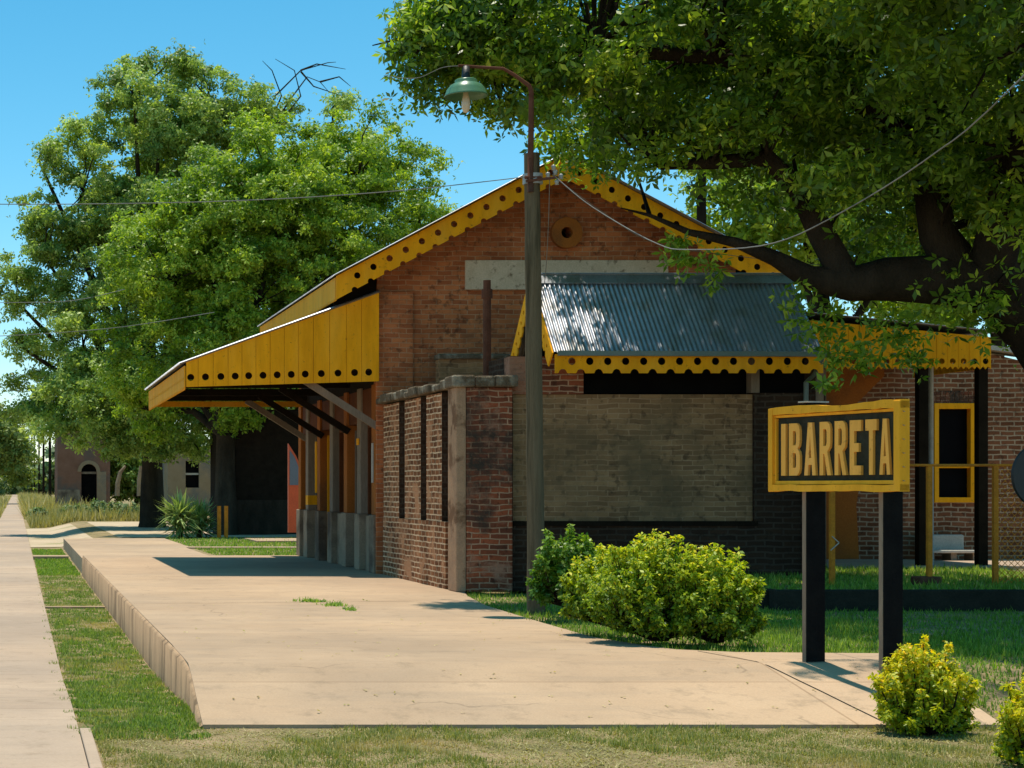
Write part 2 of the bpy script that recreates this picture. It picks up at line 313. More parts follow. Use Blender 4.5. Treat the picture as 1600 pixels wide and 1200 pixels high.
def link(name, me, mat, parent=None, smooth=False):
    o = bpy.data.objects.new(name, me); COL.objects.link(o)
    if mat: me.materials.append(mat)
    if parent: o.parent = parent
    if smooth: me.polygons.foreach_set('use_smooth', [True] * len(me.polygons))
    return o
def wloc(p):
    v = Vector((0, 0, 0))
    while p: v += p.location; p = p.parent
    return v
def obj(name, mb, mat, parent=None, smooth=False, bevel=0):
    off = wloc(parent) if parent else Vector((0, 0, 0))
    me = bpy.data.meshes.new(name); me.from_pydata([(v[0] - off.x, v[1] - off.y, v[2] - off.z) for v in mb.v], [], mb.f); me.update()
    o = link(name, me, mat, parent, smooth)
    if bevel:
        b = o.modifiers.new('bevel', 'BEVEL'); b.width = bevel; b.segments = 2; b.limit_method = 'ANGLE'
    return o
def tag(o, label=None, cat=None, group=None, kind=None):
    if label: o['label'] = label
    if cat: o['category'] = cat
    if group: o['group'] = group
    if kind: o['kind'] = kind
    return o
def thing(name, label, cat, loc=(0, 0, 0), group=None):
    o = bpy.data.objects.new(name, None); COL.objects.link(o); o.location = loc; o.empty_display_size = .3
    return tag(o, label, cat, group)
def npmesh(name, V, nper, rnd, mat, parent=None):
    "V: (N*nper,3) world verts, one polygon per nper verts, rnd per polygon"
    if parent: V = V - np.array(wloc(parent))
    n = len(V) // nper; me = bpy.data.meshes.new(name)
    me.vertices.add(len(V)); me.vertices.foreach_set('co', V.astype(np.float32).ravel())
    me.loops.add(len(V)); me.loops.foreach_set('vertex_index', np.arange(len(V), dtype=np.int32))
    me.polygons.add(n); me.polygons.foreach_set('loop_start', np.arange(0, len(V), nper, dtype=np.int32))
    at = me.attributes.new('rnd', 'FLOAT', 'FACE'); at.data.foreach_set('value', rnd.astype(np.float32))
    me.update(calc_edges=True); me.validate()
    return link(name, me, mat, parent)
def unit(a): return a / np.maximum(np.linalg.norm(a, axis=-1, keepdims=True), 1e-9)

def rosettes(C, size, k=5, up=.7, width=.2, out=None, droop=.35):
    "leaf rosettes: k narrow leaflets fan out round every centre"
    N = len(C); nrm = unit(rng.normal(size=(N, 3)) + np.array([0, 0, up]) + (0 if out is None else out * 1.1))
    t = unit(np.cross(nrm, rng.normal(size=(N, 3)))); b = np.cross(nrm, t)
    sz = size * rng.uniform(.65, 1.3, N); base = rng.uniform(0, 6.28, N); Q = []
    for j in range(k):
        a = (base + 6.283 * j / k + rng.uniform(-.3, .3, N))[:, None]
        d = unit(np.cos(a) * t + np.sin(a) * b - droop * nrm * rng.uniform(.3, 1.6, (N, 1)) - np.array([0, 0, .12])); wv = unit(np.cross(nrm, d)) * width
        L = (sz * rng.uniform(.75, 1.15, N))[:, None]
        Q.append(np.stack([C + d * L * .08, C + d * L * .55 + wv * L - nrm * L * .05, C + d * L - nrm * L * .12, C + d * L * .5 - wv * L - nrm * L * .05], 1))
    return np.concatenate(Q, 0).reshape(-1, 3)

def crown_pts(ells, nsub, nper, rsub, surf=.55, flat=.65):
    "clumps inside a set of ellipsoids -> rosette centres, clump centres, outward vectors and a tone per clump"
    vol = np.array([e[3] * e[4] * e[5] * (e[6] if len(e) > 6 else 1) for e in ells]) ** .8; pr = vol / vol.sum()
    idx = rng.choice(len(ells), nsub, p=pr); E = np.array([e[:6] for e in ells])[idx]
    d = unit(rng.normal(size=(nsub, 3))); r = rng.uniform(0, 1, nsub) ** (1 / 3); r = surf + (1 - surf) * r if surf else r
    r = np.where(rng.uniform(size=nsub) < .75, rng.uniform(.72, 1.17, nsub), rng.uniform(.2, .8, nsub))
    cc = E[:, :3] + d * E[:, 3:6] * r[:, None]
    rs = rsub * rng.uniform(.5, 1.4, nsub); cnt = np.maximum(3, (nper * (rs / rsub) ** 2)).astype(int)
    ci = np.repeat(np.arange(nsub), cnt)
    off = rng.normal(size=(len(ci), 3)) * .48 * np.array([1, 1, flat]); pts = cc[ci] + off * rs[ci][:, None]
    tone = rng.normal(0, .19, nsub)[ci]
    return pts, cc, unit(d[ci] + unit(off) * .8), tone
def leaves(name, pts, out, tone, size, mat, parent, k=5, width=.2, up=.7, droop=.35):
    V = rosettes(pts, size, k, up, width, out, droop); r = np.clip(np.tile(tone, k) + rng.beta(2, 2.6, len(pts) * k), 0, 1)
    return npmesh(name, V, 4, r, mat, parent)
def limbs(mb, cc, nodes, every, r0, r1, sag=.1):
    nodes = [Vector(n) for n in nodes]
    for c in cc[::every]:
        c = Vector(c); nd = min(nodes, key=lambda n: (n - c).length + max(0, n.z - c.z) * .6); m = (nd + c) / 2 + Vector((random.uniform(-1, 1), random.uniform(-1, 1), random.uniform(-.2, 1))) * (c - nd).length * .13
        mb.tube([nd, m, c], [r0, (r0 + r1) / 2, r1], 5)

def blades(name, X, Y, Z, h, wd, mat, kind='stuff', label=None, tone=0, cat='grass', lean=.45):
    N = len(X); B = np.stack([X, Y, Z], 1); a = rng.uniform(0, 6.28, N); d = np.stack([np.cos(a), np.sin(a), np.zeros(N)], 1)
    p = np.stack([-d[:, 1], d[:, 0], np.zeros(N)], 1); tuf = .75 + .5 * np.clip(np.sin(X * 9 + 2 * np.sin(Y * 5)) * np.sin(Y * 7 + 2 * np.sin(X * 6)) + rng.normal(size=N) * .3, -.9, 1.4); hh = (h * tuf * rng.uniform(.4, 1.3, N))[:, None]; l_ = rng.uniform(.05, lean * 2, (N, 1))
    V = np.stack([B - p * wd / 2, B + p * wd / 2, B + d * hh * l_ + np.array([0, 0, 1]) * hh], 1).reshape(-1, 3)
    r = np.clip(rng.beta(2, 2.4, N) + tone, 0, 1); o = npmesh(name, V, 3, r, mat); tag(o, label, cat, kind=kind); return o

# ------------------------------------------------------------------ SETTING: ground, road, path, platform
def sst(a, b, x):
    t = np.clip((x - a) / (b - a), 0, 1); return t * t * (3 - 2 * t)
def hgt(x, y):
    x = np.asarray(x, float); y = np.asarray(y, float)
    z = -.45 + .12 * (1 - sst(14, 19, y))                                   # strip beside the path and the front lawn
    back = -.04 + 0 * x; ramp = sst(13.5, 15.6, y)
    right = z * (1 - ramp) + back * ramp
    right = np.where((x > 9.55) & (y > 22.55), .2, right)
    isr = np.where(y < 40.0, x > 1.52, 0)
    z1 = np.where(isr > 0, right, z)
    farr = -.45 + .33 * sst(1.3, 3.2, x); farr = np.where((y < 57.3) & (x > 1.6) & (x < 9), -.125, farr)
    farr = np.where((x > 9.55), .2 - .3 * sst(38, 60, y), farr)
    z2 = np.where(y >= 40.0, farr, z1)
    return z2
xs = sorted(set([-2500, -800, -300, -120, -60, -30, -15, -8, -4, -2, -1, 0, .5, 1, 1.3, 1.45, 1.519, 1.521, 1.7, 2.2, 2.7, 3.2, 4, 5, 6, 7, 7.5, 8, 8.5, 9, 9.549, 9.551, 10, 11, 12, 13, 14, 16, 20, 26, 40, 80, 200, 600, 2500]))
ys = sorted(set([-60, -10, 0, 5, 9] + list(np.arange(11, 16.6, .3)) + [17, 18, 19, 20, 21, 22, 22.549, 22.551, 24, 26, 30, 35, 39.999, 40.001, 44, 50, 57.299, 57.301, 60, 65, 70, 80, 100, 130, 170, 250, 400, 800, 1600, 3500]))
gx, gy = np.meshgrid(xs, ys); gz = hgt(gx, gy); mb = MB(); nx = len(xs)
mb.v = [(float(a), float(b), float(c)) for a, b, c in zip(gx.ravel(), gy.ravel(), gz.ravel())]
mb.f = [(j * nx + i, j * nx + i + 1, (j + 1) * nx + i + 1, (j + 1) * nx + i) for j in range(len(ys) - 1) for i in range(nx - 1)]
tag(obj('ground', mb, M['ground']), kind='structure')
mb = MB()
for a, b in ((5, 14), (14, 15.25), (15.25, 16.5), (16.5, 17.75), (17.75, 19), (19, 30), (30, 57), (57, 120), (120, 260), (260, 900)):
    vs = [(x, y, -.7 if z == 0 else float(hgt(0, y)) + .022) for z in (0, 1) for y in (a, b - .004) for x in (-1.0, .47)]
    mb.add(vs, [(0, 2, 3, 1), (4, 5, 7, 6), (0, 1, 5, 4), (2, 6, 7, 3), (0, 4, 6, 2), (1, 3, 7, 5)])
tag(obj('path', mb, M['path']), kind='structure')
def sheet_on_ground(name, x0, x1, y0, y1, mat, n=24, dz=.012):
    m_ = MB(); X = np.linspace(x0, x1, n); Y = np.linspace(y0, y1, n)
    for j in range(n):
        for i in range(n): m_.v.append((X[i], Y[j], float(hgt(X[i], Y[j])) + dz))
    m_.f = [(j * n + i, j * n + i + 1, (j + 1) * n + i + 1, (j + 1) * n + i) for j in range(n - 1) for i in range(n - 1)]
    return tag(obj(name, m_, mat), kind='structure')
sheet_on_ground('dirt_road', .48, 40, 59, 86, M['sand'], 40)
sheet_on_ground('dirt_road', -60, -1.01, 66, 84, M['sand'], 20)
# platform with ramped end
pl = [(1.5, 40.1), (1.5, 33), (1.49, 26), (1.5, 20), (1.48, 15.4), (1.42, 13.66), (4.4, 13.62), (7.5, 13.66), (7.68, 15.0), (7.86, 16.3), (6.75, 16.38), (6.3, 16.5), (5.98, 17.2), (5.82, 18.2), (5.88, 20), (6.02, 23), (6.5, 26.4), (6.5, 40.1)]
def zpl(y): return 0.0 if y > 15.4 else -(15.4 - y) * .166
poly_y = [15.4]
mb = MB()
rows = [(13.62, 1.42, 7.5), (14.2, 1.44, 7.57), (15.0, 1.47, 7.68), (15.4, 1.48, 7.74), (16.3, 1.49, 7.86), (16.42, 1.49, 6.6), (16.7, 1.49, 6.15), (17.2, 1.5, 5.98), (18.2, 1.5, 5.82), (20, 1.5, 5.88), (23, 1.5, 6.02), (25.0, 1.5, 6.3), (26.5, 1.5, 6.6), (33, 1.5, 6.6), (40.1, 1.5, 6.6)]
for y, a, b in rows: mb.v += [(a, y, zpl(y)), (b, y, zpl(y)), (a, y, -.7), (b, y, -.7)]
for i in range(len(rows) - 1):
    q = i * 4; mb.f += [(q, q + 1, q + 5, q + 4), (q + 1, q + 3, q + 7, q + 5), (q, q + 4, q + 6, q + 2)]
mb.f += [(0, 2, 3, 1)]
plat = tag(obj('platform', mb, M['concrete']), kind='structure')
mb = MB()      # rough left face with slight waviness
ny = 50; yy = np.linspace(13.64, 40.1, ny)
for y in yy:
    xe = np.interp(y, [13.62, 15.4, 40.1], [1.42, 1.48, 1.5]); j = random.uniform(-.004, .002)
    mb.v += [(xe + .012, y, zpl(y) - .003), (xe - .02 + j * 2, y, zpl(y) - .03), (xe - .03 + random.uniform(-.003, .003), y, -.62)]
for i in range(ny - 1):
    q = i * 3; mb.f += [(q, q + 3, q + 4, q + 1), (q + 1, q + 4, q + 5, q + 2)]
tag(obj('platform_edge', mb, M['kerbface'], smooth=True), kind='structure')
tag(obj('pavement', MB().box(1.5, 4.55, 40.11, 49.0, -.6, -.085), M['concrete']), kind='structure')
tag(obj('pavement', MB().box(1.52, 4.75, 49.01, 57.4, -.6, -.15 + .05), M['concrete']), kind='structure')
tag(obj('pavement', MB().box(4.56, 9.0, 48.2, 49.0, -.3, -.09), M['concrete']), kind='structure')
tag(obj('pavement', MB().box(7.2, 10, 53.5, 56.5, -.3, -.07), M['concrete']), kind='structure')
mb = MB().box(.47, 1.44, 49.0, 49.9, -.6, -.36); tag(obj('kerb', mb, M['concrete']), kind='structure')
tag(obj('kerb', MB().box(.472, 1.44, 29.0, 29.15, -.6, -.415), M['concrete']), kind='structure')
mb = MB(); mb.box(.475, .56, 11, 13.4, -.6, -.29); tag(obj('kerb', mb, M['path'], bevel=.01), kind='structure')
mb = MB(); mb.box(9.5, 60, 22.42, 22.62, -.3, .225); mb.box(9.42, 9.62, 22.63, 26.0, -.3, .222)
tag(obj('kerb', mb, M['darkkerb'], bevel=.015), kind='structure')
tag(obj('pavement', MB().box(12.9, 30, 28.9, 31.75, .0, .245), M['path']), kind='structure')
# thin dark joint strips cut in the slab
mb = MB()
for a, b in (((6.28, 16.5), (6.62, 13.7)), ((1.55, 30.35), (5.9, 30.3)), ((1.5, 23.2), (5.9, 23.9))):
    a = Vector((*a, 0)); b = Vector((*b, 0)); d = (b - a).normalized(); s_ = Vector((-d.y, d.x, 0)) * .007; n = 14
    for i in range(n + 1):
        p = a + (b - a) * i / n + s_ * random.uniform(-.5, .5); mb.v += [tuple(p - s_ + Vector((0, 0, zpl(p.y) + .004))), tuple(p + s_ + Vector((0, 0, zpl(p.y) + .004)))]
    q0 = len(mb.v) - 2 * (n + 1); mb.f += [(q0 + 2 * i, q0 + 2 * i + 1, q0 + 2 * i + 3, q0 + 2 * i + 2) for i in range(n)]
tag(obj('slab_joint', mb, M['darkkerb'], plat))

# ------------------------------------------------------------------ STATION BUILDING
YG = 31.5; YB = 40.2; XL = 6.35; XA = 9.5; XR = 12.65; YF = 31.0
SL = .53; ZA = 7.27; ZE = ZA - SL * (XA - 5.54)         # apex and eave heights of the roof surface
st = thing('station_building', 'long red brick railway station with gabled end and yellow fretted boards', 'station', (XA, YG, 0))
def rz(x): return ZA - SL * abs(x - XA)
# walls (shell): front gable with its round opening, back gable, sides
mb = MB(); hole = circ(0, 0, .1, 20)
zw = rz(XL) - .02
mb.plate([[(XL, 0), (XR, 0), (XR, zw), (XA, ZA - .02), (XL, zw)], [(9.654 + a, 5.98 + b) for a, b in circ(0, 0, .1, 20)]], (0, YG + .15, 0), (1, 0, 0), (0, 0, 1), .3)
mb.plate([[(XL, 0), (XR, 0), (XR, zw), (XA, ZA - .02), (XL, zw)]], (0, YB - .15, 0), (1, 0, 0), (0, 0, 1), .3)
mb.box(XR - .3, XR, YG + .3, YB - .3, 0, zw - .02)
obj('wall', mb, M['brick_main'], st)
mb = MB(); mb.box(XL + .25, XL + .5, YG + .3, YB - .3, 0, zw - .02); obj('wall', mb, M['maroon'], st)['label'] = 'brown painted trackside wall'
# slightly raised brick pilasters and panel on the gable
mb = MB(); mb.box(XL - .03, XL + .62, YG - .06, YG - .002, 0, 4.95); obj('pilaster', mb, M['brick_main'], st, bevel=.01); obj('pilaster', MB().box(XR - .62, XR + .03, YG - .06, YG - .002, 0, 4.95), M['brick_main'], st, bevel=.01)
mb = MB().box(*[P(726, 0, YG).x, P(1043, 0, YG).x], YG - .05, YG - .002, P(0, 453, YG).z, P(0, 407, YG).z); obj('nameplate', mb, M['plaque'], st, bevel=.008)
mb = MB(); c = P(883, 356, YG); ring = circ(0, 0, .27, 28)
mb.plate([ring, circ(0, 0, .1, 20)], (c.x, YG - .06, 5.98), (1, 0, 0), (0, 0, 1), .12); rg = obj('vent_ring', mb, M['orange'], st, bevel=.008)
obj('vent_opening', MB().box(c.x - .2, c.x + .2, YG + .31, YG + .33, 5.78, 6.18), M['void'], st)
# bargeboards
cs = math.cos(math.atan(SL)); sn = math.sin(math.atan(SL))
def barge(sign):
    L = (XA - 5.54) / cs; H = .36; lp = [(0, 0), (L, 0)]; hs_ = []
    p = .316; n = int(L / p); bot = []
    xx = .12
    bot.append((-H * SL, -H))
    x = .17
    while x < L - .1:
        bot += [(x - .055, -H)] + [(x + .055 * math.cos(t), -H + .055 * math.sin(t)) for t in np.linspace(math.pi * .85, math.pi * .15, 6)] + [(x + .055, -H)]
        x += p
    bot.append((L + H * SL * .0, -H)); lp = [(0, 0)] + bot + [(L + .0, 0)]
    # mitre at apex
    lp = [q_ for q_ in lp if not (q_[0] > L - H * SL and q_[1] < -.1)]; lp.insert(len(lp) - 1, (L - H * SL, -H))
    x = .17 - .16
    while x < L - .12:
        if x > .03: hs_.append(circ(x, -H * .5 + .02, .057, 14))
        x += p
    u = Vector((sign * cs, 0, sn)); v = Vector((-sign * sn, 0, cs)); x0 = 5.54 if sign > 0 else 2 * XA - 5.54
    m_ = MB(); m_.plate([lp] + hs_, (x0, YF - (0 if sign > 0 else .003), ZE), u, v, .03); return m_
for s_ in (1, -1): obj('bargeboard', barge(s_), M['yellow'], st)
obj('finial_board', MB().box(XA - .09, XA + .09, YF - .05, YF - .02, ZA - .46, ZA - .02), M['yellow'], st)
# roof sheets
for s_ in (1, -1):
    x0 = 5.48 if s_ > 0 else 2 * XA - 5.48
    mb = MB(); u = Vector((0, 1, 0)); v = Vector((s_ * cs, 0, sn)); mb.corr((x0, YF - .12, ZE + .03 - .06 * SL), u, v, YB + .6 - YF, (XA - 5.48) / cs, .12, .014); obj('roof', mb, M['sheet'], st)
mb = MB()
for s_ in (1, -1):
    x0 = 5.6 if s_ > 0 else 2 * XA - 5.6
    mb.add([(x0, YF + .03, ZE - .05), (x0, YB + .4, ZE - .05), (XA, YB + .4, ZA - .08), (XA, YF + .03, ZA - .08)], [(0, 1, 2, 3)])
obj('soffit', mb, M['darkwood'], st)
# fretted eave fascias running back
def teeth(length, H, pitch, r, y0, x, z, holes=0):
    m_ = MB(); bot = []; t = pitch / 2
    while t < length:
        bot += [(t - r, -H), (t - r * .5, -H + r * 1.2), (t + r * .5, -H + r * 1.2), (t + r, -H)]; t += pitch
    lp = [(0, 0), (0, -H)] + bot + [(length, -H), (length, 0)]; hs_ = []
    if holes:
        t = pitch / 2
        while t < length - .1: hs_.append(circ(t, -H * .62, holes, 12)); t += pitch
    m_.plate([lp] + hs_, (x, y0, z), (0, 1, 0), (0, 0, 1), .025); return m_
obj('eave_fascia', teeth(YB + .4 - YF, .4, .14, .03, YF + .03, 5.54, ZE - .02), M['yellow2'], st)
obj('eave_fascia', teeth(YB + .4 - YF, .4, .14, .03, YF + .03, 2 * XA - 5.54, ZE - .02), M['yellow2'], st)
# dark boarding between eave and canopy, side wall above the canopy
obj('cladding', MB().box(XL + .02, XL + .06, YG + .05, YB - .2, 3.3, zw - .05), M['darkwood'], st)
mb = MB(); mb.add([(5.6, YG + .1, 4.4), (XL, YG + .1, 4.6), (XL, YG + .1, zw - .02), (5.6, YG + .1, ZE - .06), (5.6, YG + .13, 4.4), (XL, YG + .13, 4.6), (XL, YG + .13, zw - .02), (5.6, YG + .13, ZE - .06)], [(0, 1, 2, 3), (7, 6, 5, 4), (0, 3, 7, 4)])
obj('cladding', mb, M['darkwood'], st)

# trackside canopy
YC = 31.3; CXL = 2.97; YCB = 39.6
def panel_board(x0, x1, zt0, zt1, zb0, zb1, hole=None, r=.06): ...
mb = MB(); tops = lambda x: np.interp(x, [CXL, XL], [3.70, 4.92]); bots = lambda x: np.interp(x, [CXL, XL], [3.27, 3.37])
hx = [P(h, 0, YC).x for h in (298, 321, 345, 367.5, 388.5, 411, 433, 455, 477, 502, 528, 554, 576)]
ed = [CXL] + [(hx[i] + hx[i + 1]) / 2 for i in range(len(hx) - 1)] + [XL - .01]
for i, h in enumerate(hx):
    a, b = ed[i] + .003, ed[i + 1] - .003; dy = random.uniform(-.006, .006)
    mb.plate([[(a, bots(a)), (b, bots(b)), (b, tops(b)), (a, tops(a))], circ(h, bots(h) + .165, .062, 16)], (0, YC + dy, 0), (1, 0, 0), (0, 0, 1), .022)
mb.box(CXL, XL - .02, YC + .045, YC + .075, 3.42, 3.455) if False else None
obj('canopy_gable_panel', mb, M['yellow'], st)
cvs = Vector((XL - CXL, 0, 4.92 - 3.70)).normalized()
mb = MB(); o_ = Vector((CXL - .12, YC - .05, 3.72 - .12 * .36)); mb.corr(o_, (0, 1, 0), cvs, YCB + .1 - YC, (XL - CXL + .12) / cvs.x, .13, .022, .006); obj('canopy_roof', mb, M['sheet'], st)
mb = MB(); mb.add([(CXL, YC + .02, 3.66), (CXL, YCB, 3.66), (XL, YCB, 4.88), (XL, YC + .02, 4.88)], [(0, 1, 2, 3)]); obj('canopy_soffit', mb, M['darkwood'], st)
mb = MB()
t = YC
while t < YCB - .1:
    mb.plate([[(0, 0), (0, -.36), (.07, -.42), (.135, -.42), (.205, -.36), (.205, 0)], circ(.102, -.22, .035, 10)], (CXL - .02, t, 3.64), (0, 1, 0), (0, 0, 1), .022); t += .21
obj('canopy_fascia', mb, M['yellow2'], st)
mb = MB(); mb.box(CXL, XL, YCB - .02, YCB, 3.3, 3.42); obj('canopy_end_board', mb, M['yellow2'], st)
for y in (YC + .25, 34.3, 37.2, 39.3):
    obj('canopy_beam', MB().box(CXL + .03, XL + .2, y - .06, y + .06, 3.42, 3.56), M['darkwood'], st)
    obj('canopy_brace', MB().beam((5.05, y, 3.42), (XL + .02, y, 2.58), .09, .12), M['timber'] if y in (YC + .25, 39.3) else M['darkwood'], st)
for x in (3.4, 4.4, 5.4): obj('canopy_purlin', MB().box(x, x + .08, YC + .12, YCB - .1, np.interp(x, [CXL, XL], [3.66, 4.88]) - .1, np.interp(x, [CXL, XL], [3.66, 4.88]) - .01), M['darkwood'], st)
# trackside pilasters and doors
py = [31.75, 33.1, 34.45, 36.0, 37.5, 39.0, 40.0]
for i, y in enumerate(py):
    p_ = obj('column', MB().box(XL - .02, XL + .22, y - .17, y + .17, 1.03, 3.34), M['timber'] if i % 2 else M['orange'], st, bevel=.01)
    obj('plinth', MB().box(XL - .06, XL + .24, y - .23, y + .23, 0, 1.03), M['plinth'], p_, bevel=.015)
for i in range(len(py) - 1):
    a, b = py[i] + .235, py[i + 1] - .235; yc = (a + b) / 2
    if i in (1, 3, 4):
        d_ = obj('door', MB().box(XL + .19, XL + .24, a + .05, b - .05, 0.02, 2.55), M['maroon'], st)
        fr = MB(); fr.box(XL + .12, XL + .245, a, a + .05, 0, 2.6); fr.box(XL + .12, XL + .245, b - .05, b, 0, 2.6); obj('door_frame', fr, M['yellow2'] if i == 3 else M['timber'], d_)
    else:
        d_ = obj('window', MB().box(XL + .19, XL + .24, a + .04, b - .04, 1.05, 2.6), M['glass'], st); fr = MB(); fr.box(XL + .1, XL + .25, a - .0, a + .06, 1.03, 2.66); fr.box(XL + .1, XL + .25, b - .06, b, 1.03, 2.66); fr.box(XL + .1, XL + .25, a + .06, b - .06, 2.603, 2.66)
        obj('window_frame', fr, M['maroon'], d_); obj('dado', MB().box(XL + .06, XL + .245, a, b, 0, 1.0), M['plinth'], st)
obj('lintel', MB().box(XL + .02, XL + .24, YG + .35, YB - .2, 2.7, 3.3), M['maroon'], st)
mb = MB(); mb.tube([P(503, 690, 38.2) + Vector((-.1, 0, 0)), P(503, 770, 38.2) + Vector((-.1, 0, 0))], .05, 8); mb.box(6.2, 6.4, 38.05, 38.35, 1.15, 1.35); obj('bell_post', mb, M['yellow'], st)
obj('notice', MB().box(XL - .045, XL - .025, 33.02, 33.2, 2.3, 2.42), M['yellow'], st); obj('notice', MB().box(XL - .045, XL - .025, 31.7, 31.8, 1.6, 2.3), M['slabwhite'], st)

# street side extension and veranda
YW = 31.8; ZG = .2
mb = MB(); wx0, wx1, wz0, wz1 = 16.3, 16.98, 1.33, 2.93
mb.plate([[(XR + .01, 0), (24, 0), (24, 3.0), (17.9, 3.75), (16.9, 3.98), (XR + .01, 4.4)], [(wx0, wz0), (wx1, wz0), (wx1, wz1), (wx0, wz1)]], (0, YW + .15, 0), (1, 0, 0), (0, 0, 1), .3)
obj('wall', mb, M['brick_right'], st)['label'] = 'brown brick street side wall with pale mortar'
mb = MB(); mb.plate([[(XR + .02, ZG), (14.95, ZG), (14.9, 1.2), (15.02, 2.1), (14.9, 3.0), (15.4, 3.5), (15.3, 4.2), (XR + .02, 4.2)]], (0, YW - .016, 0), (1, 0, 0), (0, 0, 1), .028)
obj('plaster', mb, M['orange'], st)['label'] = 'orange brown plastered wall section'
mb = MB()
for i in range(10): mb.box(wx0 - .06 + i * .083, wx0 + .01 + i * .083, YW - .012, YW - .002, wz1 + .07, wz1 + .3)
obj('brick_lintel', mb, M['brick_front'], st)
wn = obj('window', MB().box(wx0, wx1, YW + .1, YW + .12, wz0, wz1), M['glass'], st)
mb = MB(); mb.box(wx0 - .02, wx0 + .06, YW - .04, YW + .09, wz0 - .08, wz1 + .08); mb.box(wx1 - .06, wx1 + .08, YW - .04, YW + .09, wz0 - .08, wz1 + .08); mb.box(wx0 + .06, wx1 - .06, YW - .04, YW + .09, wz1 - .02, wz1 + .08); mb.box(wx0 + .06, wx1 - .06, YW - .04, YW + .09, wz0 - .08, wz0 + .01); mb.box(wx0 + .06, wx1 - .06, YW - .02, YW + .08, 1.86, 1.91)
obj('window_frame', mb, M['yellow'], wn, bevel=.006)
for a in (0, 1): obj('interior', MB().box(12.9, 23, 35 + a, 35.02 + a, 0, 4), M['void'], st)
mb = MB(); cp = Vector((24 - 16.85, 0, 3.0 - 3.98)).normalized(); mb.beam((16.85, YW + .1, 4.04), (24, YW + .1, 3.07), .5, .08); obj('coping', mb, M['slabwhite'], st)
# veranda canopy
YV = 29.1; vx0, vx1 = 12.55, P(1548, 0, YV).x
vt = lambda x: np.interp(x, [P(1265, 0, YV).x, vx1], [P(0, 500, YV).z, P(0, 527, YV).z]); vz = P(0, 577, YV).z
mb = MB(); pw = .178; x = vx1
while x > vx0 + .01:
    a = x - pw + .005; b = x; c_ = (a + b) / 2
    mb.plate([[(a, vz), (a + .03, vz + .035), (c_ - .035, vz + .045), (c_, vz), (c_ + .035, vz + .045), (b - .03, vz + .035), (b, vz), (b, vt(b)), (a, vt(a))], circ(c_, vz + .13, .048, 14)], (0, YV + random.uniform(-.004, .004), 0), (1, 0, 0), (0, 0, 1), .022); x -= pw
obj('veranda_fascia', mb, M['yellow'], st)
mb = MB()
a = YV
while a < YW - .25: mb.plate([[(0, 0), (.165, 0), (.165, .44), (0, .44)], circ(.08, .13, .048, 12)], (vx1 - .01, a, vz + .02), (0, 1, 0), (0, 0, 1), .022); a += .178
obj('veranda_fascia', mb, M['yellow2'], st)
mb = MB(); d_ = Vector((vx1 + .12 - vx0, 0, vt(vx1) - vt(P(1265, 0, YV).x) * 1.0 - .12)).normalized()
mb.corr((vx0, YV - .07, vt(vx0) + .05 + .1), (0, 1, 0), Vector((1, 0, -.1)).normalized(), YW + .1 - YV, vx1 + .14 - vx0, .09, .012); obj('veranda_roof', mb, M['sheet'], st)
mb = MB(); mb.add([(vx0, YV + .03, vt(vx0) + .08), (vx1, YV + .03, vt(vx1)), (vx1, YW, vt(vx1)), (vx0, YW, vt(vx0) + .08)], [(3, 2, 1, 0)]); obj('veranda_soffit', mb, M['darkwood'], st)
for x in (1440, 1533): q = P(x, 0, YV + .1); obj('veranda_post', MB().box(q.x - .075, q.x + .075, YV + .03, YV + .17, ZG, vz + .2), M['darkwood'], st)
q = P(1454, 0, YV + .25); obj('downpipe', MB().tube([(q.x, YV + .25, ZG), (q.x, YV + .25, 3.5)], .045, 10), M['porcelain'], st, smooth=True)
q = P(1278, 0, YV + .3); obj('veranda_post', MB().box(q.x - .09, q.x + .09, YV + .2, YV + .38, ZG, vz + .3), M['timber'], st)

# ------------------------------------------------------------------ OUTBUILDING in front of the gable
Y0 = 25.9; ox0 = 6.37; ox1 = 7.18
ob = thing('brick_outbuilding', 'small eroded brick outbuilding with corrugated gable roof in front of the station', 'outbuilding', (8.9, Y0, 0))
# left yard block: side wall with recesses between brick piers
mb = MB(); zc = 2.96
mb.box(ox0 + .24, ox0 + .44, Y0 + .41, 31.38, 0, zc); obj('wall', mb, M['brick_side'], ob)['label'] = 'eroded trackside wall with pale mortar'
mb = MB()
for a, b in ((26.95, 27.95), (28.35, 29.5), (29.95, 31.2)): mb.box(ox0 + .03, ox0 + .238, a, b, .02, zc - .02)
mb.box(ox0 + .02, ox0 + .236, Y0 + .76, 31.2, .0, 1.0)
mb.box(ox0 + .05, ox0 + .134, Y0 + .5, 31.2, 0, .12)
obj('brick_pier', mb, M['brick_side'], ob)
for a in (26.95, 28.35, 29.95): obj('groove_shade', MB().box(ox0 + .034, ox0 + .238, a - .006, a - .001, 1.0, zc - .02), M['brick_dark'], ob)  # thin dark liners: the shade of the grooves put in as colour
obj('corner_pier', MB().box(ox0 - .01, ox0 + .138, Y0 - .002, Y0 + .5, 0, zc + .01).box(ox0 + .139, ox0 + .43, Y0 + .403, Y0 + .5, 0, zc), M['pier'], ob, bevel=.02)['label'] = 'rendered corner pier with peeling plaster'
obj('wall', MB().box(ox0 + .14, ox1, Y0, Y0 + .4, 0, zc), M['brick_front'], ob, bevel=.02)['label'] = 'dark red front wall of the yard'
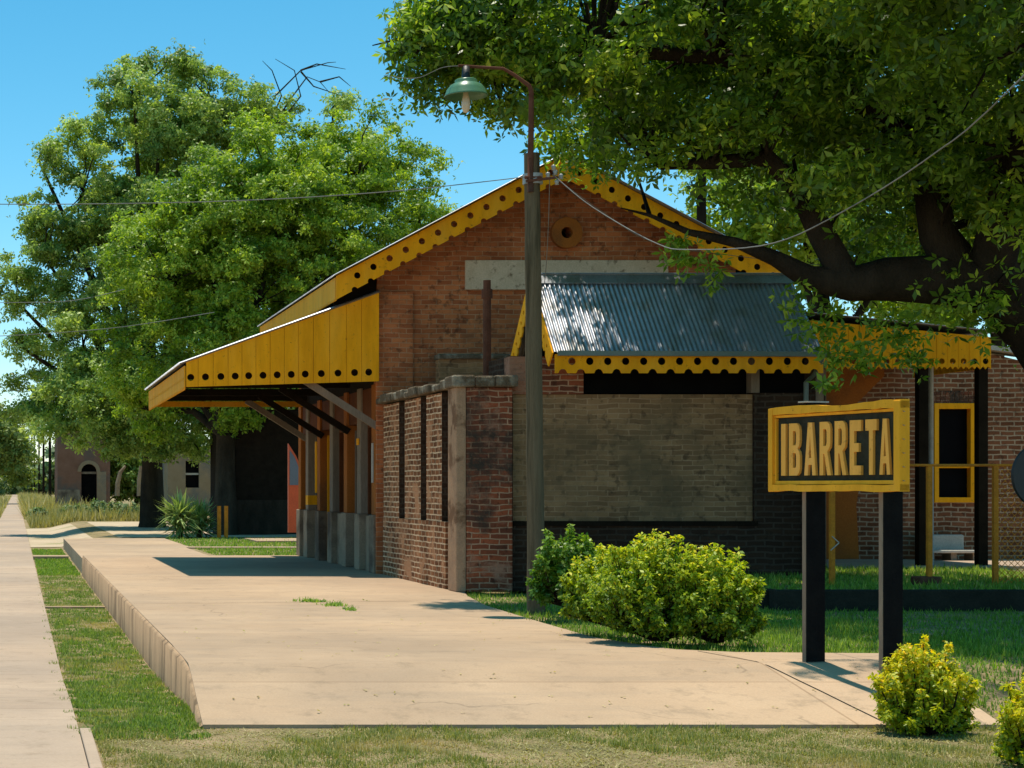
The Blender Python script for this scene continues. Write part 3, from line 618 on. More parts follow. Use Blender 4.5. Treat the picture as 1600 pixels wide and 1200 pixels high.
# broken stone coping
mb = MB(); y = Y0 - .06; 
for a, b in ((ox0 - .07, 6.62), (6.63, 6.9), (6.91, ox1 + .06)): mb.box(a, b, Y0 - .08 + random.uniform(-.02, .02), Y0 + .46, zc + .003, zc + .17 + random.uniform(-.01, .03))
y = Y0 + .47
while y < 31.2:
    l_ = random.uniform(.3, .55); mb.box(ox0 - .06 + random.uniform(-.03, .03), ox0 + .4, y, min(y + l_ - .015, 31.4), zc + .003 + random.uniform(0, .01), zc + .1 + random.uniform(.0, .06)); y += l_
cpg = obj('coping', mb, M['coping'], ob, bevel=.025)
# back yard wall of pale brick
mb = MB(); mb.box(P(686, 0, 30.6).x, 10.6, 30.6, 30.85, 0, P(0, 556, 30.6).z - .06); obj('wall', mb, M['brick_pale'], ob)['label'] = 'pale brick rear yard wall'
obj('coping', MB().box(P(684, 0, 30.6).x, 10.6, 30.55, 30.9, P(0, 556, 30.6).z - .058, P(0, 553, 30.6).z), M['coping'], ob, bevel=.02)
# main front wall with pale infill panel and open slot under the eave
YP = 26.1; px0 = P(797, 0, YP).x; px1 = P(1290, 0, YP).x; pz0 = P(0, 812, YP).z; pz1 = P(0, 616, YP).z
ix1 = P(1178, 0, YP).x; sx0 = P(912, 0, YP).x; top = 3.42
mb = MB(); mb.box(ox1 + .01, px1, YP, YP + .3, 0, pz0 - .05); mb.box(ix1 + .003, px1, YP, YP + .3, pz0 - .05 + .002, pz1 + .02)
obj('wall', mb, M['brick_dark'], ob)['label'] = 'dark lower front wall'
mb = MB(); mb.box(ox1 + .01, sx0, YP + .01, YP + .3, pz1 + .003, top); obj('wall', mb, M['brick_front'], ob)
obj('infill_panel', MB().box(ox1 + .06, ix1, YP + .05, YP + .29, pz0 - .047, pz1), M['brick_pale'], ob)['label'] = 'greyish brick infill panel'
mb = MB(); mb.box(ox1 + .0, ox1 + .055, YP - .01, YP + .28, pz0 - .048, pz1); mb.box(ox1 + .056, ix1 + .05, YP - .03, YP + .045, pz0 - .09, pz0 - .02); obj('panel_frame', mb, M['darkwood'], ob)
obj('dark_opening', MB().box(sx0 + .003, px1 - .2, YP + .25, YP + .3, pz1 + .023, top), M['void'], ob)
obj('slot_post', MB().box(P(1178, 0, YP).x - .03, P(1178, 0, YP).x + .09, YP + .02, YP + .2, pz1 + .024, top), M['timber'], ob)
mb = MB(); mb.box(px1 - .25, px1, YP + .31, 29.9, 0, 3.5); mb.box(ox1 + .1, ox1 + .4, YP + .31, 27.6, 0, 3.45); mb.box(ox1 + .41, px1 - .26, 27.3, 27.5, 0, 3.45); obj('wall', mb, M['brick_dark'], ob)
obj('corner_board', MB().box(P(1274, 0, YP).x, P(1286, 0, YP).x, YP - .02, YP - .003, 0, 3.45), M['timber'], ob)
# gable roof
GX0 = 7.66; GX1 = 11.5; YE = 25.52; YR = 26.62; YK = 27.72; ZR = 1.5 + (763 - 432) * YR / F; ZEV = 1.5 + (763 - 550) * YE / F
vsl = Vector((0, YR - YE, ZR - ZEV)); ln = vsl.length
mb = MB(); mb.corr((GX0, YE, ZEV), (1, 0, 0), vsl, GX1 - GX0, ln - .1, .07, .010); obj('roof_sheet', mb, M['sheet'], ob, smooth=False)
mb = MB(); mb.corr((GX1, YK, ZEV), (-1, 0, 0), Vector((0, YR - YK, ZR - ZEV)), GX1 - GX0, ln - .1, .07, .010); obj('roof_sheet', mb, M['sheet'], ob)
mb = MB(); nv_ = vsl.normalized(); e1 = Vector((0, YR, ZR + .03))
for sgn in (1, -1):
    d_ = Vector((0, -sgn * nv_.y, -nv_.z)) * .2; a = e1; b = e1 + d_
    for m_, (xa, xb) in enumerate(((GX0 - .01, 8.9), (8.905, 10.2), (10.205, GX1 + .01))): mb.add([(xa, a.y, a.z), (xb, a.y, a.z), (xb, b.y, b.z), (xa, b.y, b.z), (xa, a.y, a.z + .006), (xb, a.y, a.z + .006), (xb, b.y, b.z + .006), (xa, b.y, b.z + .006)], [(0, 1, 2, 3), (7, 6, 5, 4), (2, 6, 7, 3), (0, 4, 5, 1)])
mb.tube([(GX0, YR, ZR + .035), (GX1, YR, ZR + .035)], .02, 8)
obj('ridge_cap', mb, M['sheet'], ob)
mb = MB(); mb.beam((GX0 + .05, YE - .05, ZEV - .02), (GX1 + .06, YE - .05, ZEV - .035), .09, .07); mb.tube([(GX1 - .03, YE - .05, ZEV - .06), (GX1 - .03, YE + .2, ZEV - .3), (GX1 - .03, YE + .5, ZEV - .4), (GX1 - .03, YE + .5, .3)], .035, 8); obj('gutter', mb, M['gutter'], ob)
mb = MB(); fz0 = P(0, 583, YE).z; fz1 = ZEV - .03; x = GX0 + .12; bot = []; hs_ = []; r = .062; n = 0
lp = [(GX0 + .02, fz1), (GX0 + .02, fz0)]
x = P(880, 0, YE).x
while x < GX1 - .1:
    lp += [(x - r * 1.1, fz0)] + [(x + r * math.cos(t), fz0 + r * math.sin(t)) for t in np.linspace(math.pi * .95, math.pi * .05, 7)] + [(x + r * 1.1, fz0)]
    if x + .128 < GX1 - .08: hs_.append(circ(x + .128, (fz0 + fz1) / 2 + .035, .055, 14))
    x += .256
lp += [(GX1, fz0), (GX1, fz1)]
mb.plate([lp] + hs_, (0, YE + .02, 0), (1, 0, 0), (0, 0, 1), .022); obj('eave_fascia', mb, M['yellow'], ob)
for sgn in (1, -1):    # bargeboards on the end facing the tracks
    yb = YE - .02 if sgn > 0 else YK + .02; L = math.hypot(YR - yb, ZR - (ZEV - .03)); u = Vector((0, YR - yb, ZR - ZEV + .03)).normalized(); v = Vector((0, -u.z * sgn, u.y * sgn)) 
    if v.z < 0: v = -v
    lp = [(0, 0), (L, 0), (L, -.27)]; x = L - .2; hs_ = []
    while x > .1: lp += [(x + .05, -.27), (x, -.21), (x - .05, -.27)]; hs_.append(circ(x, -.12, .032, 10)); x -= .2
    lp += [(0, -.27)]; mb = MB(); mb.plate([lp] + hs_, (GX0 - .02, yb, ZEV - .01), u, v, .022); obj('bargeboard', mb, M['yellow'], ob)
mb = MB(); mb.add([(GX0 + .12, YE + .15, ZEV - .02), (GX0 + .12, YK - .15, ZEV - .02), (GX0 + .12, YR, ZR - .15)], [(0, 1, 2), (2, 1, 0)]); obj('gable_infill', mb, M['brick_dark'], ob)
pc = P(761, 0, 28.2); mb = MB(); mb.tube([(pc.x, 28.2, 2.2), (pc.x, 28.2, P(0, 462, 28.2).z)], .062, 12); mb.tube([(pc.x, 28.2, P(0, 466, 28.2).z), (pc.x, 28.2, P(0, 452, 28.2).z)], .085, 12); mb.tube([(pc.x, 28.2, P(0, 452, 28.2).z), (pc.x, 28.2, P(0, 438, 28.2).z)], .058, 12)
obj('vent_pipe', mb, M['rust'], ob, smooth=False)

# ------------------------------------------------------------------ STATION SIGN
SLp = Vector((6.64, 15.75)); SRp = Vector((7.03, 14.2)); e = (SRp - SLp).normalized(); LEN = (SRp - SLp).length; nrm = Vector((e.y, -e.x))   # toward the tracks
def S(s, d, z): q = SLp + e * s + nrm * d; return (q.x, q.y, z)
sg = thing('station_sign', 'yellow framed station nameboard reading IBARRETA on two black posts', 'sign', (6.835, 14.98, -.02))
ev = (e.x, e.y, 0); zb, zt = 1.475, 2.2; fw = .085
def sbox(mb_, s0, s1, d0, d1, z0, z1, wob=0):
    vs = [S(s, d, z) for z in (z0, z1) for d in (d0, d1) for s in (s0, s1)]; return mb_.add(vs, [(0, 2, 3, 1), (4, 5, 7, 6), (0, 1, 5, 4), (2, 6, 7, 3), (0, 4, 6, 2), (1, 3, 7, 5)])
obj('sign_panel', sbox(MB(), fw * .5, LEN - fw * .5, -.05, -.015, zb + .03, zt - .03), M['panel'], sg)
def wavy(s0, s1, z0, z1, n=16, amp=.006):
    m_ = MB(); vs = []
    for i in range(n + 1):
        s = s0 + (s1 - s0) * i / n; a = random.uniform(-amp, amp); b = random.uniform(-amp, amp) * .6; c2 = .012 * math.sin(i * .5)
        vs += [S(s, -.06, z0 + a), S(s, .028 + b, z0 + a), S(s, .028 + b, z1 + b + a * .4 + c2 * (z0 > 1.8)), S(s, -.06, z1 + b + c2 * (z0 > 1.8))]
    fs = [(i * 4 + k, i * 4 + (k + 1) % 4, i * 4 + 4 + (k + 1) % 4, i * 4 + 4 + k) for i in range(n) for k in range(4)]; fs += [(3, 2, 1, 0), tuple(n * 4 + k for k in range(4))]
    return m_.add(vs, fs)
for s0, s1, a, b in ((0, LEN, zb, zb + .055), (0, LEN, zt - .06, zt)): obj('frame_rail', wavy(s0, s1, a, b), M['frame'], sg)
for s0, s1, a, b in ((.03, LEN - .03, zb + .057, zb + .09), (.03, LEN - .03, zt - .085, zt - .062)):
    m_ = sbox(MB(), s0, s1, -.05, .008, a, b); obj('frame_moulding', m_, M['frame'], sg, bevel=.004)
for s0, s1 in ((0.0, .05), (LEN - .066, LEN)): obj('frame_stile', sbox(MB(), s0 - .004, s1, -.063, .033, zb + .002, zt - .002), M['frame'], sg, bevel=.004)
obj('frame_moulding', sbox(MB(), .051, .075, -.05, .008, zb + .09, zt - .09), M['frame'], sg)
mb = MB()
for i in range(6): z = zb + .08 + i * .11; obj('nail', MB().add([S(LEN + .001, .0, z), S(LEN + .035, .005, z + .004), S(LEN + .001, .01, z + .012)], [(0, 1, 2), (2, 1, 0)]), M['slabwhite'], sg)

GL = {
 'I': [[(0, 0), (1, 0), (1, 1), (0, 1)]],
 'B': [[(0, 0), (.72, 0), (.92, .05), (1, .14), (1, .38), (.93, .46), (.78, .51), (.93, .57), (.98, .66), (.98, .86), (.9, .95), (.7, 1), (0, 1)], [(.36, .15), (.62, .15), (.66, .2), (.66, .38), (.6, .43), (.36, .43)], [(.36, .58), (.6, .58), (.65, .63), (.65, .8), (.6, .85), (.36, .85)]],
 'A': [[(0, 0), (.30, 0), (.355, .2), (.645, .2), (.70, 0), (1, 0), (.68, 1), (.32, 1)], [(.395, .33), (.605, .33), (.5, .76)]],
 'R': [[(0, 0), (.33, 0), (.33, .40), (.42, .40), (.70, 0), (1.04, 0), (.70, .44), (.92, .52), (.98, .62), (.98, .86), (.9, .95), (.7, 1), (0, 1)], [(.33, .55), (.58, .55), (.64, .6), (.64, .81), (.58, .86), (.33, .86)]],
 'E': [[(0, 0), (1, 0), (1, .17), (.40, .17), (.40, .42), (.80, .42), (.80, .58), (.40, .58), (.40, .80), (1, .80), (1, 1), (0, 1)]],
 'T': [[(.33, 0), (.67, 0), (.67, .80), (1, .80), (1, 1), (0, 1), (0, .80), (.33, .80)]],
}
def s_of(x): return ((x - 25) * 15.75 - 2800 * 6.64) / (2800 * e.x + (-e.y) * (x - 25))
for ch, a, b in (('I', 1221.5, 1229), ('B', 1233, 1252), ('A', 1257, 1277), ('R', 1281, 1300), ('R', 1304.5, 1324), ('E', 1328, 1347.5), ('T', 1352.5, 1372), ('A', 1374.5, 1393)):
    s0, s1 = s_of(a), s_of(b); g_ = (s1 - s0) * .05; s0 += g_; s1 -= g_; q = S(s0, -.015 + .012, 1.61); mb = MB()
    mb.plate([[(u_ * (s1 - s0), v_ * .45) for u_, v_ in lp] for lp in GL[ch]], q, ev, (0, 0, 1), .024); obj('letter', mb, M['letter'], sg)
for xp, zbt in ((1243, -.05), (1362, -.4)):
    s = s_of(xp); p_ = obj('post', sbox(MB(), s, s + .045, -.262, -.072, zbt, 2.235 if s < 1 else 2.0), M['postpaint'], sg, bevel=.004)
    obj('post_lit_face', sbox(MB(), s + .001, s + .044, -.0715, -.066, zbt, 2.0), M['timber'], p_)  # paler strip added for the lit side of the black post
    obj('footing', sbox(MB(), s - .035, s + .08, -.30, -.035, zbt - .1, zbt + (.055 if s < 1 else .12)), M['plinth'], p_, bevel=.02)
a = S(.37, -.1, 2.24); obj('post_cap', sbox(MB(), s_of(1243) - .02, s_of(1243) + .07, -.28, -.04, 2.237, 2.25), M['slabwhite'], sg)

# ------------------------------------------------------------------ UTILITY POLE with lamp
YPo = 21.9; base = P(838, 955, YPo); topp = P(831, 240, YPo)
up = thing('utility_pole', 'tall weathered wooden pole carrying a green enamel lamp beside the platform', 'utility pole', (base.x, YPo, -.03))
mb = MB(); n = 14; mb.tube([(base.x + (topp.x - base.x) * i / n + random.uniform(-.004, .004), YPo, -.15 + (topp.z + .15) * i / n) for i in range(n + 1)], [.106 - .014 * i / n + random.uniform(-.002, .002) for i in range(n + 1)], 16, .015); obj('pole', mb, M['pole'], up)
mb = MB(); mb.tube([P(829, 300, YPo - .09), P(829, 240, YPo - .09), P(830, 190, YPo - .05), P(830, 143, YPo - .05), P(827, 134, YPo - .05), P(802, 116, YPo - .05), P(786, 107, YPo - .05), P(750, 105, YPo - .05), P(716, 102.5, YPo - .05)], [.036, .036, .033, .03, .025, .021, .019, .019, .018], 10); obj('lamp_arm', mb, M['rust'], up, smooth=True)
lc = P(728, 105, YPo - .05); lamp = thing('lamp', None, None, lc); lamp.parent = up; lamp.location = lc - up.location
for kk in ('label', 'category'):
    if kk in lamp: del lamp[kk]
obj('lamp_neck', MB().lathe([(.0, .01), (.045, .01), (.05, -.13), (.055, -.16), (0, -.165)], lc, 20), M['black'], lamp, smooth=True)
obj('lamp_shade', MB().lathe([(.055, -.14), (.12, -.15), (.135, -.165), (.13, -.19), (.19, -.22), (.232, -.275), (.25, -.335), (.262, -.35), (.255, -.36), (.225, -.29), (.17, -.225), (.06, -.17)], lc, 32), M['lampgreen'], lamp, smooth=True)
obj('bulb', MB().lathe([(.0, -.2), (.03, -.25), (.032, -.34), (.046, -.39), (.054, -.45), (.047, -.51), (.027, -.55), (0, -.56)], lc, 20), M['bulb'], lamp, smooth=True)
ins = P(863, 272, YPo)
mb = MB(); mb.beam(P(822, 283, YPo - .12), P(872, 277, YPo - .12), .03, .03); mb.tube([P(820, 277, YPo - .1), P(846, 277, YPo - .1)], .02, 6); obj('bracket', mb, M['rust'], up)
mb = MB()
for dx, dz in ((0, 0), (-.09, -.03), (.07, -.05), (.02, -.12), (-.02, .06)): mb.lathe([(0, -.035), (.028, -.03), (.018, -.01), (.03, .01), (.018, .03), (0, .035)], (ins.x + dx, YPo - .12, ins.z + dz), 10)
obj('insulator', mb, M['porcelain'], up, smooth=True)
obj('pole_collar', MB().tube([(topp.x + .01, YPo, P(0, 288, YPo).z), (topp.x + .01, YPo, P(0, 272, YPo).z)], .118, 16), M['porcelain'], up)
def cable(label, pts, r): 
    o = obj('overhead_cable', MB().tube(pts, r, 6), M['cable'], None, True); tag(o, label, 'cable', 'cables strung from the wooden pole'); return o
def curve(pp, n=40):
    xs_ = [p[0] for p in pp]; t = np.linspace(0, len(pp) - 1, n); arr = np.array([[q[0], q[1], q[2]] for q in pp]); out = []
    for a in t:
        i = min(int(a), len(pp) - 2); f = a - i; p0 = arr[max(i - 1, 0)]; p1 = arr[i]; p2 = arr[i + 1]; p3 = arr[min(i + 2, len(pp) - 1)]
        q = .5 * ((2 * p1) + (-p0 + p2) * f + (2 * p0 - 5 * p1 + 4 * p2 - p3) * f * f + (-p0 + 3 * p1 - 3 * p2 + p3) * f ** 3); out.append(P(*q))
    return out
cable('long grey cable running left from the wooden pole across the trees', curve([(825, 276, 21.85), (600, 300, 21.85), (330, 315, 21.9), (0, 319, 22), (-300, 312, 22), (-900, 260, 22)]), .0055)
cable('pale cable sagging right from the wooden pole and rising to the photo corner', curve([(863, 272, 21.8), (925, 323, 21.3), (1025, 380, 20), (1080, 390, 19), (1200, 382, 17.5), (1300, 340, 16), (1450, 247, 14.2), (1600, 118, 12.5), (2100, -400, 9)]), .006)
cable('thin upper drop cable falling from the pole insulators over the brick gable', curve([(864, 275, 21.9), (940, 330, 23), (1020, 378, 24), (1150, 400, 25.5), (1340, 420, 27)]), .004)
cable('thin vertical drop wire from the pole insulators to the outbuilding roof', curve([(859, 275, 21.8), (857, 350, 22.5), (853, 420, 24), (847, 472, 25.5)]), .005)
cable('thin greenish cable low across the left trees', curve([(-200, 530, 50), (0, 525, 50), (180, 512, 50), (335, 488, 52)]), .009)
cable('dark short cable at the far left edge below the tree crown', curve([(-200, 476, 50), (0, 473, 50), (110, 470, 50), (195, 452, 52)]), .009)
cable('thin wire reaching left from the lamp arm', curve([(716, 103, 21.85), (690, 106, 21.85), (650, 122, 22.5), (600, 118, 24)]), .004)

# ------------------------------------------------------------------ FENCE, BENCH, ROUND SIGN
YFn = 24.0; fn_ = thing('wire_fence', 'rusty yellow chain link fence on iron posts behind the dark kerb', 'fence', (13, YFn, ZG))
zt_ = P(0, 727, YFn).z
for x in (1300, 1452, 1555, 1700): q = P(x, 0, YFn); obj('fence_post', MB().box(q.x - .03, q.x + .03, YFn - .03, YFn + .03, ZG - .1, zt_ + (.0 if x != 1300 else -.35)), M['rustgold'], fn_)
q = P(1448, 0, YFn); obj('post_footing', MB().box(q.x - .15, q.x + .15, YFn - .12, YFn + .15, ZG - .05, ZG + .12), M['rust'], fn_, bevel=.02)
q = P(1418, 0, YFn); obj('top_rail', MB().tube([(q.x, YFn - .02, zt_), (15.5, YFn - .02, zt_)], .018, 8), M['rustgold'], fn_)
mb = MB(); x0_, x1_ = P(1555, 0, YFn).x, 15.4; hgt_ = zt_ - ZG; st_ = .085; x = x0_ - hgt_
while x < x1_:
    for sgn in (1, -1):
        a, b = (x, ZG), (x + hgt_, zt_)
        if a[0] < x0_: a = (x0_, ZG + (x0_ - x))
        if b[0] > x1_: b = (x1_, zt_ - (b[0] - x1_))
        if b[0] - a[0] > .02:
            za, zb_ = (a[1], b[1]) if sgn > 0 else (zt_ + ZG - a[1], zt_ + ZG - b[1]); mb.beam((a[0], YFn + .004 * sgn, za), (b[0], YFn + .004 * sgn, zb_), .006, .006)
    x += st_
obj('chain_link', mb, M['rustgold'], fn_)
mb = MB(); mb.beam(P(1300, 838, YFn - .04), P(1311, 848, YFn - .04), .012, .012); mb.beam(P(1311, 848, YFn - .04), P(1298, 860, YFn - .04), .012, .012); obj('latch_hook', mb, M['slabwhite'], fn_)
YBn = 31.2; bn = thing('bench', 'pale concrete bench against the brick wall under the window', 'bench', (P(1492, 0, YBn).x, YBn, .245)); bx0, bx1 = P(1455, 0, YBn).x, P(1524, 0, YBn).x
zz = lambda y: P(0, y, YBn).z
mb = MB(); mb.box(bx0 - .1, bx1 - .02, YBn + .32, YBn + .4, zz(862), zz(836)); obj('backrest', mb, M['slabwhite'], bn, bevel=.03)
obj('seat', MB().box(bx0 - .1, bx1 + .1, YBn - .1, YBn + .3, zz(864), zz(859.5)), M['slabwhite'], bn, bevel=.015)
for x in (bx0, (bx0 + bx1) / 2, bx1): obj('leg', MB().box(x - .05, x + .05, YBn - .02, YBn + .28, .245, zz(864) - .002), M['plinth'], bn)
rc = P(1636, 743, 20.0); rs_ = thing('round_sign', 'black round disc on a post cut by the right edge of the view', 'sign', (rc.x, 20, 0))
mb = MB(); prof = circ(0, 0, .39, 48); mb.plate([prof], (rc.x, 20, rc.z), (1, 0, 0), (0, 0, 1), .05); obj('disc', mb, M['black'], rs_, bevel=.01)
obj('post', MB().tube([(rc.x, 20.06, -.1), (rc.x, 20.06, rc.z + .3)], .035, 10), M['black'], rs_)

# ------------------------------------------------------------------ FAR BUILDINGS
YR_ = 120; rb = thing('ruined_house', 'faded pink plastered house with a dark arched doorway behind the trees', 'house', (P(130, 0, YR_).x, YR_, -.3))
X0, X1 = P(90, 0, YR_).x, P(172, 0, YR_).x; zt2 = P(0, 668, YR_).z
ax0, ax1 = P(127, 0, YR_).x, P(151, 0, YR_).x; az = P(0, 737, YR_).z; ac = (ax0 + ax1) / 2; ar = (ax1 - ax0) / 2
arch = [(ax0, -.39), (ax1, -.39)] + [(ac + ar * math.cos(t), az + ar * math.sin(t)) for t in np.linspace(0, math.pi, 12)]
mb = MB(); mb.plate([[(X0, -.4), (X1, -.4), (X1, zt2), (X0, zt2)], arch], (0, YR_ + .2, 0), (1, 0, 0), (0, 0, 1), .4); mb.box(X0, X0 + .4, YR_ + .41, YR_ + 9, -.4, zt2); mb.box(X1 - .4, X1, YR_ + .41, YR_ + 9, -.4, zt2); mb.box(X0 + .41, X1 - .41, YR_ + 8.6, YR_ + 9, -.4, zt2); obj('wall', mb, M['pinkwall'], rb)
obj('roof', MB().box(X0 - .2, X1 + .2, YR_ - .2, YR_ + 9.2, zt2 + .003, zt2 + .2), M['plinth'], rb)
obj('doorway', MB().box(ax0 - .1, ax1 + .1, YR_ + .5, YR_ + .55, -.4, az + ar + .1), M['void'], rb)
obj('door_bar', MB().box(ax0, ax1, YR_ + .3, YR_ + .4, az - .15, az), M['timber'], rb)
mb = MB(); mb.plate([[(ac + (ar + .25) * math.cos(t), az + (ar + .25) * math.sin(t)) for t in np.linspace(0, math.pi, 14)] + [(ac + ar * math.cos(t), az + ar * math.sin(t)) for t in np.linspace(math.pi, 0, 14)]], (0, YR_ - .03, 0), (1, 0, 0), (0, 0, 1), .05); obj('arch_moulding', mb, M['palewall'], rb)
obj('doorpost', MB().box(ax1 + .02, P(166, 0, YR_).x, YR_ - .06, YR_ - .003, -.4, az), M['palewall'], rb)['label'] = 'pale peeling plaster strip beside the doorway'
obj('dado', MB().box(X0, ax0 - .1, YR_ - .05, YR_ - .003, -.4, P(0, 765, YR_).z), M['plinth'], rb)
rb2 = thing('ruined_house', 'faded cream walled house with one dark window seen behind the yucca', 'house', (P(330, 0, 105).x, 105, -.3)); Y2 = 105
X0, X1 = P(262, 0, Y2).x, P(470, 0, Y2).x; w0, w1, wz0_, wz1_ = P(290, 0, Y2).x, P(311, 0, Y2).x, P(0, 762, Y2).z, P(0, 720, Y2).z
mb = MB(); mb.plate([[(X0, -.4), (X1, -.4), (X1, P(0, 700, Y2).z), (X0, P(0, 700, Y2).z)], [(w0, wz0_), (w1, wz0_), (w1, wz1_), (w0, wz1_)]], (0, Y2 + .2, 0), (1, 0, 0), (0, 0, 1), .4); mb.box(X0, X0 + .4, Y2 + .41, Y2 + 8, -.4, 3.8); obj('wall', mb, M['palewall'], rb2)
obj('roof', MB().box(X0 - .2, X1 + .2, Y2 - .15, Y2 + 8.2, P(0, 700, Y2).z + .003, P(0, 697, Y2).z), M['brick_right'], rb2)
wi = obj('window', MB().box(w0, w1, Y2 + .3, Y2 + .33, wz0_, wz1_), M['void'], rb2); obj('window_bar', MB().box(w0, w1, Y2 + .15, Y2 + .2, P(0, 742, Y2).z, P(0, 739, Y2).z), M['slabwhite'], wi)
YD = 62; dk = thing('dark_shed', 'dark timber shed in deep shade beyond the platform', 'shed', (10, YD, -.12))
X0, X1 = P(368, 0, YD).x, 15
obj('wall', MB().box(X0, X1, YD, YD + 8, 1.1, P(0, 640, YD).z), M['darkwood'], dk); obj('wall_base', MB().box(X0 - .03, X1 + .03, YD - .03, YD + 8.03, -.3, 1.097), M['bark'], dk)
mb = MB(); mb.beam((X0 - .6, YD + 4, 4.2), (X0 + 3.7, YD + 4, 5.4), 9.2, .12); mb.beam((X0 + 3.65, YD + 4, 5.4), (X1 + .6, YD + 4, 4.2), 9.2, .12); obj('roof', mb, M['darkwood'], dk)
YQ = 57.5
for x in (342, 353): q = P(x, 0, YQ + 1); t_ = obj('boundary_post', MB().box(q.x - .06, q.x + .06, YQ + .9, YQ + 1.02, -.2, P(0, 791, YQ).z), M['rustgold'], None); tag(t_, 'short ochre post, %s of two at the shed corner' % ('left' if x == 342 else 'right'), 'post', 'ochre posts at the shed corner')
rp = thing('playground_panel', 'orange red curved upright panel with a slate grey pane beyond the platform', 'panel', (P(462, 0, 52).x, 52, -.1)); Yp = 52
A_ = [P(x, y, Yp) for x, y in ((450, 832), (476, 832), (476, 765), (474, 745), (469, 728), (462, 712), (450, 693))]
obj('red_panel', MB().plate([[(p.x, p.z) for p in A_]], (0, Yp, 0), (1, 0, 0), (0, 0, 1), .12), M['redorange'], rp)
A_ = [P(x, y, Yp) for x, y in ((452, 758), (465.5, 758), (465.5, 729), (460, 715), (452, 703))]
obj('grey_pane', MB().plate([[(p.x, p.z) for p in A_]], (0, Yp - .07, 0), (1, 0, 0), (0, 0, 1), .02), M['slate'], rp)
A_ = [P(x, y, Yp) for x, y in ((468, 677), (484, 677), (484, 632), (471, 632))]
obj('red_upper_panel', MB().plate([[(p.x, p.z) for p in A_]], (0, Yp, 0), (1, 0, 0), (0, 0, 1), .12).box(P(476.5, 0, Yp).x, P(481, 0, Yp).x, Yp - .05, Yp + .05, -.1, 4), M['redorange'], rp)
for i, (x, yb_, yt) in enumerate(((91, 797, 560), (78, 791, 600), (68, 782, 630), (61, 779, 655), (54, 776, 672), (49, 773, 682))):
    Yq = 4.0 * F / (x - 25); q = P(x, yb_, Yq); pt = P(x, yt, Yq); nth = ['nearest and tallest', 'second nearest', 'third nearest', 'fourth nearest', 'fifth nearest', 'farthest'][i]
    th = thing('roadside_pole', nth + ' dark wooden pole in the row beside the straight path', 'pole', (q.x, Yq, -.45), 'poles along the straight path')
    obj('pole', MB().tube([(q.x, Yq, -.6), (q.x, Yq, pt.z)], [.2, .13], 10), M['darkwood'], th); obj('crossarm', MB().box(q.x - .8, q.x + .8, Yq - .06, Yq + .06, pt.z - .6, pt.z - .48), M['darkwood'], th)
q = P(1096, 0, 44); th = thing('utility_pole', 'dark pole standing behind the station seen through the foliage', 'utility pole', (q.x, 44, .1)); obj('pole', MB().tube([(q.x, 44, 0), (q.x, 44, P(0, 150, 44).z)], [.14, .1], 10), M['darkwood'], th)
obj('crossarm', MB().box(q.x - .7, q.x + .7, 43.85, 43.95, P(0, 215, 44).z, P(0, 208, 44).z), M['darkwood'], th)

# ------------------------------------------------------------------ TREES
def ell(x, y, Y, rpx, ry=None, fl=.8, wgt=1): p = P(x, y, Y); r = rpx * Y / F; return (p.x, p.y, p.z, r, ry if ry else r, r * fl, wgt)
# large near tree on the right
nt_ = thing('shade_tree', 'huge spreading shade tree overhanging the station from the right edge', 'tree', (15.3, 24, .1))
E = [(10.6, 22.7, 5.4, .7, .45, .45, 1.6), (11.7, 22.7, 5.7, .8, .45, .5, 1.6), (12.5, 22.6, 5.2, .6, .4, .4, 1.6), (7.35, 16.7, 9.3, .8, .55, .3, 3), (5.35, 24, 7.55, .5, .6, .4, 3), (5.9, 24, 7.9, .55, .7, .45, 2.5), (6.3, 24, 7.4, .6, .8, .5, 2.5), (7.0, 24, 7.3, .9, .9, .6, 2), (5.6, 24, 7.1, .45, .6, .35, 2.5), (6.0, 24, 6.95, .65, .7, .55), (6.5, 24.2, 7.9, 1.0, 1.1, .9), (6.7, 24, 6.75, .75, .8, .6), (7.6, 24.2, 7.1, 1.2, 1.2, .95), (8.3, 24.3, 6.4, .95, 1.2, .75), (9.3, 24.4, 6.5, .85, 1.2, .45),
     (9.4, 24, 7.3, 1.6, 1.6, 1.1), (11.3, 24, 6.3, 1.5, 1.6, 1.1), (11.5, 24, 8.0, 2, 2, 1.3), (13.2, 23.8, 6.3, 1.7, 2, 1.3), (13.5, 23, 8.3, 2.3, 2.5, 1.5), (9.0, 24.5, 8.9, 2.2, 2.2, 1.2),
     (9.3, 27.0, 8.1, 2.1, .8, .6, 3.2), (11.2, 27.0, 8.3, 1.5, .9, .7, 2.2), (10.9, 26.7, 7.2, 1.0, .7, .45, 1.8), (9.9, 18.4, 9.8, 2.2, 2.2, .7, 3), (11.6, 16.6, 9.8, 2.4, 2.2, .7, 3), (9.6, 21.8, 10.2, 2.4, 2.0, .7, 2.5), (12.2, 20.5, 10.2, 2.6, 2.6, .7, 2.5), (11.8, 27.5, 7.6, 2, 2, 1.2), (9.8, 21, 7.7, 1.8, 1.8, .8), (12, 20.5, 7.0, 2.0, 2.2, 1.2), (10.8, 19, 7.9, 1.8, 1.8, .9), (12.6, 24.9, 5.1, 1.0, .8, .4, .6), (8.6, 26.5, 7.0, 1.0, 1.2, .7), (14.5, 25.5, 5.2, 1.4, 1.2, .9)]
pts, cc, out, tone = crown_pts(E, 1500, 36, .42)
sprig = []
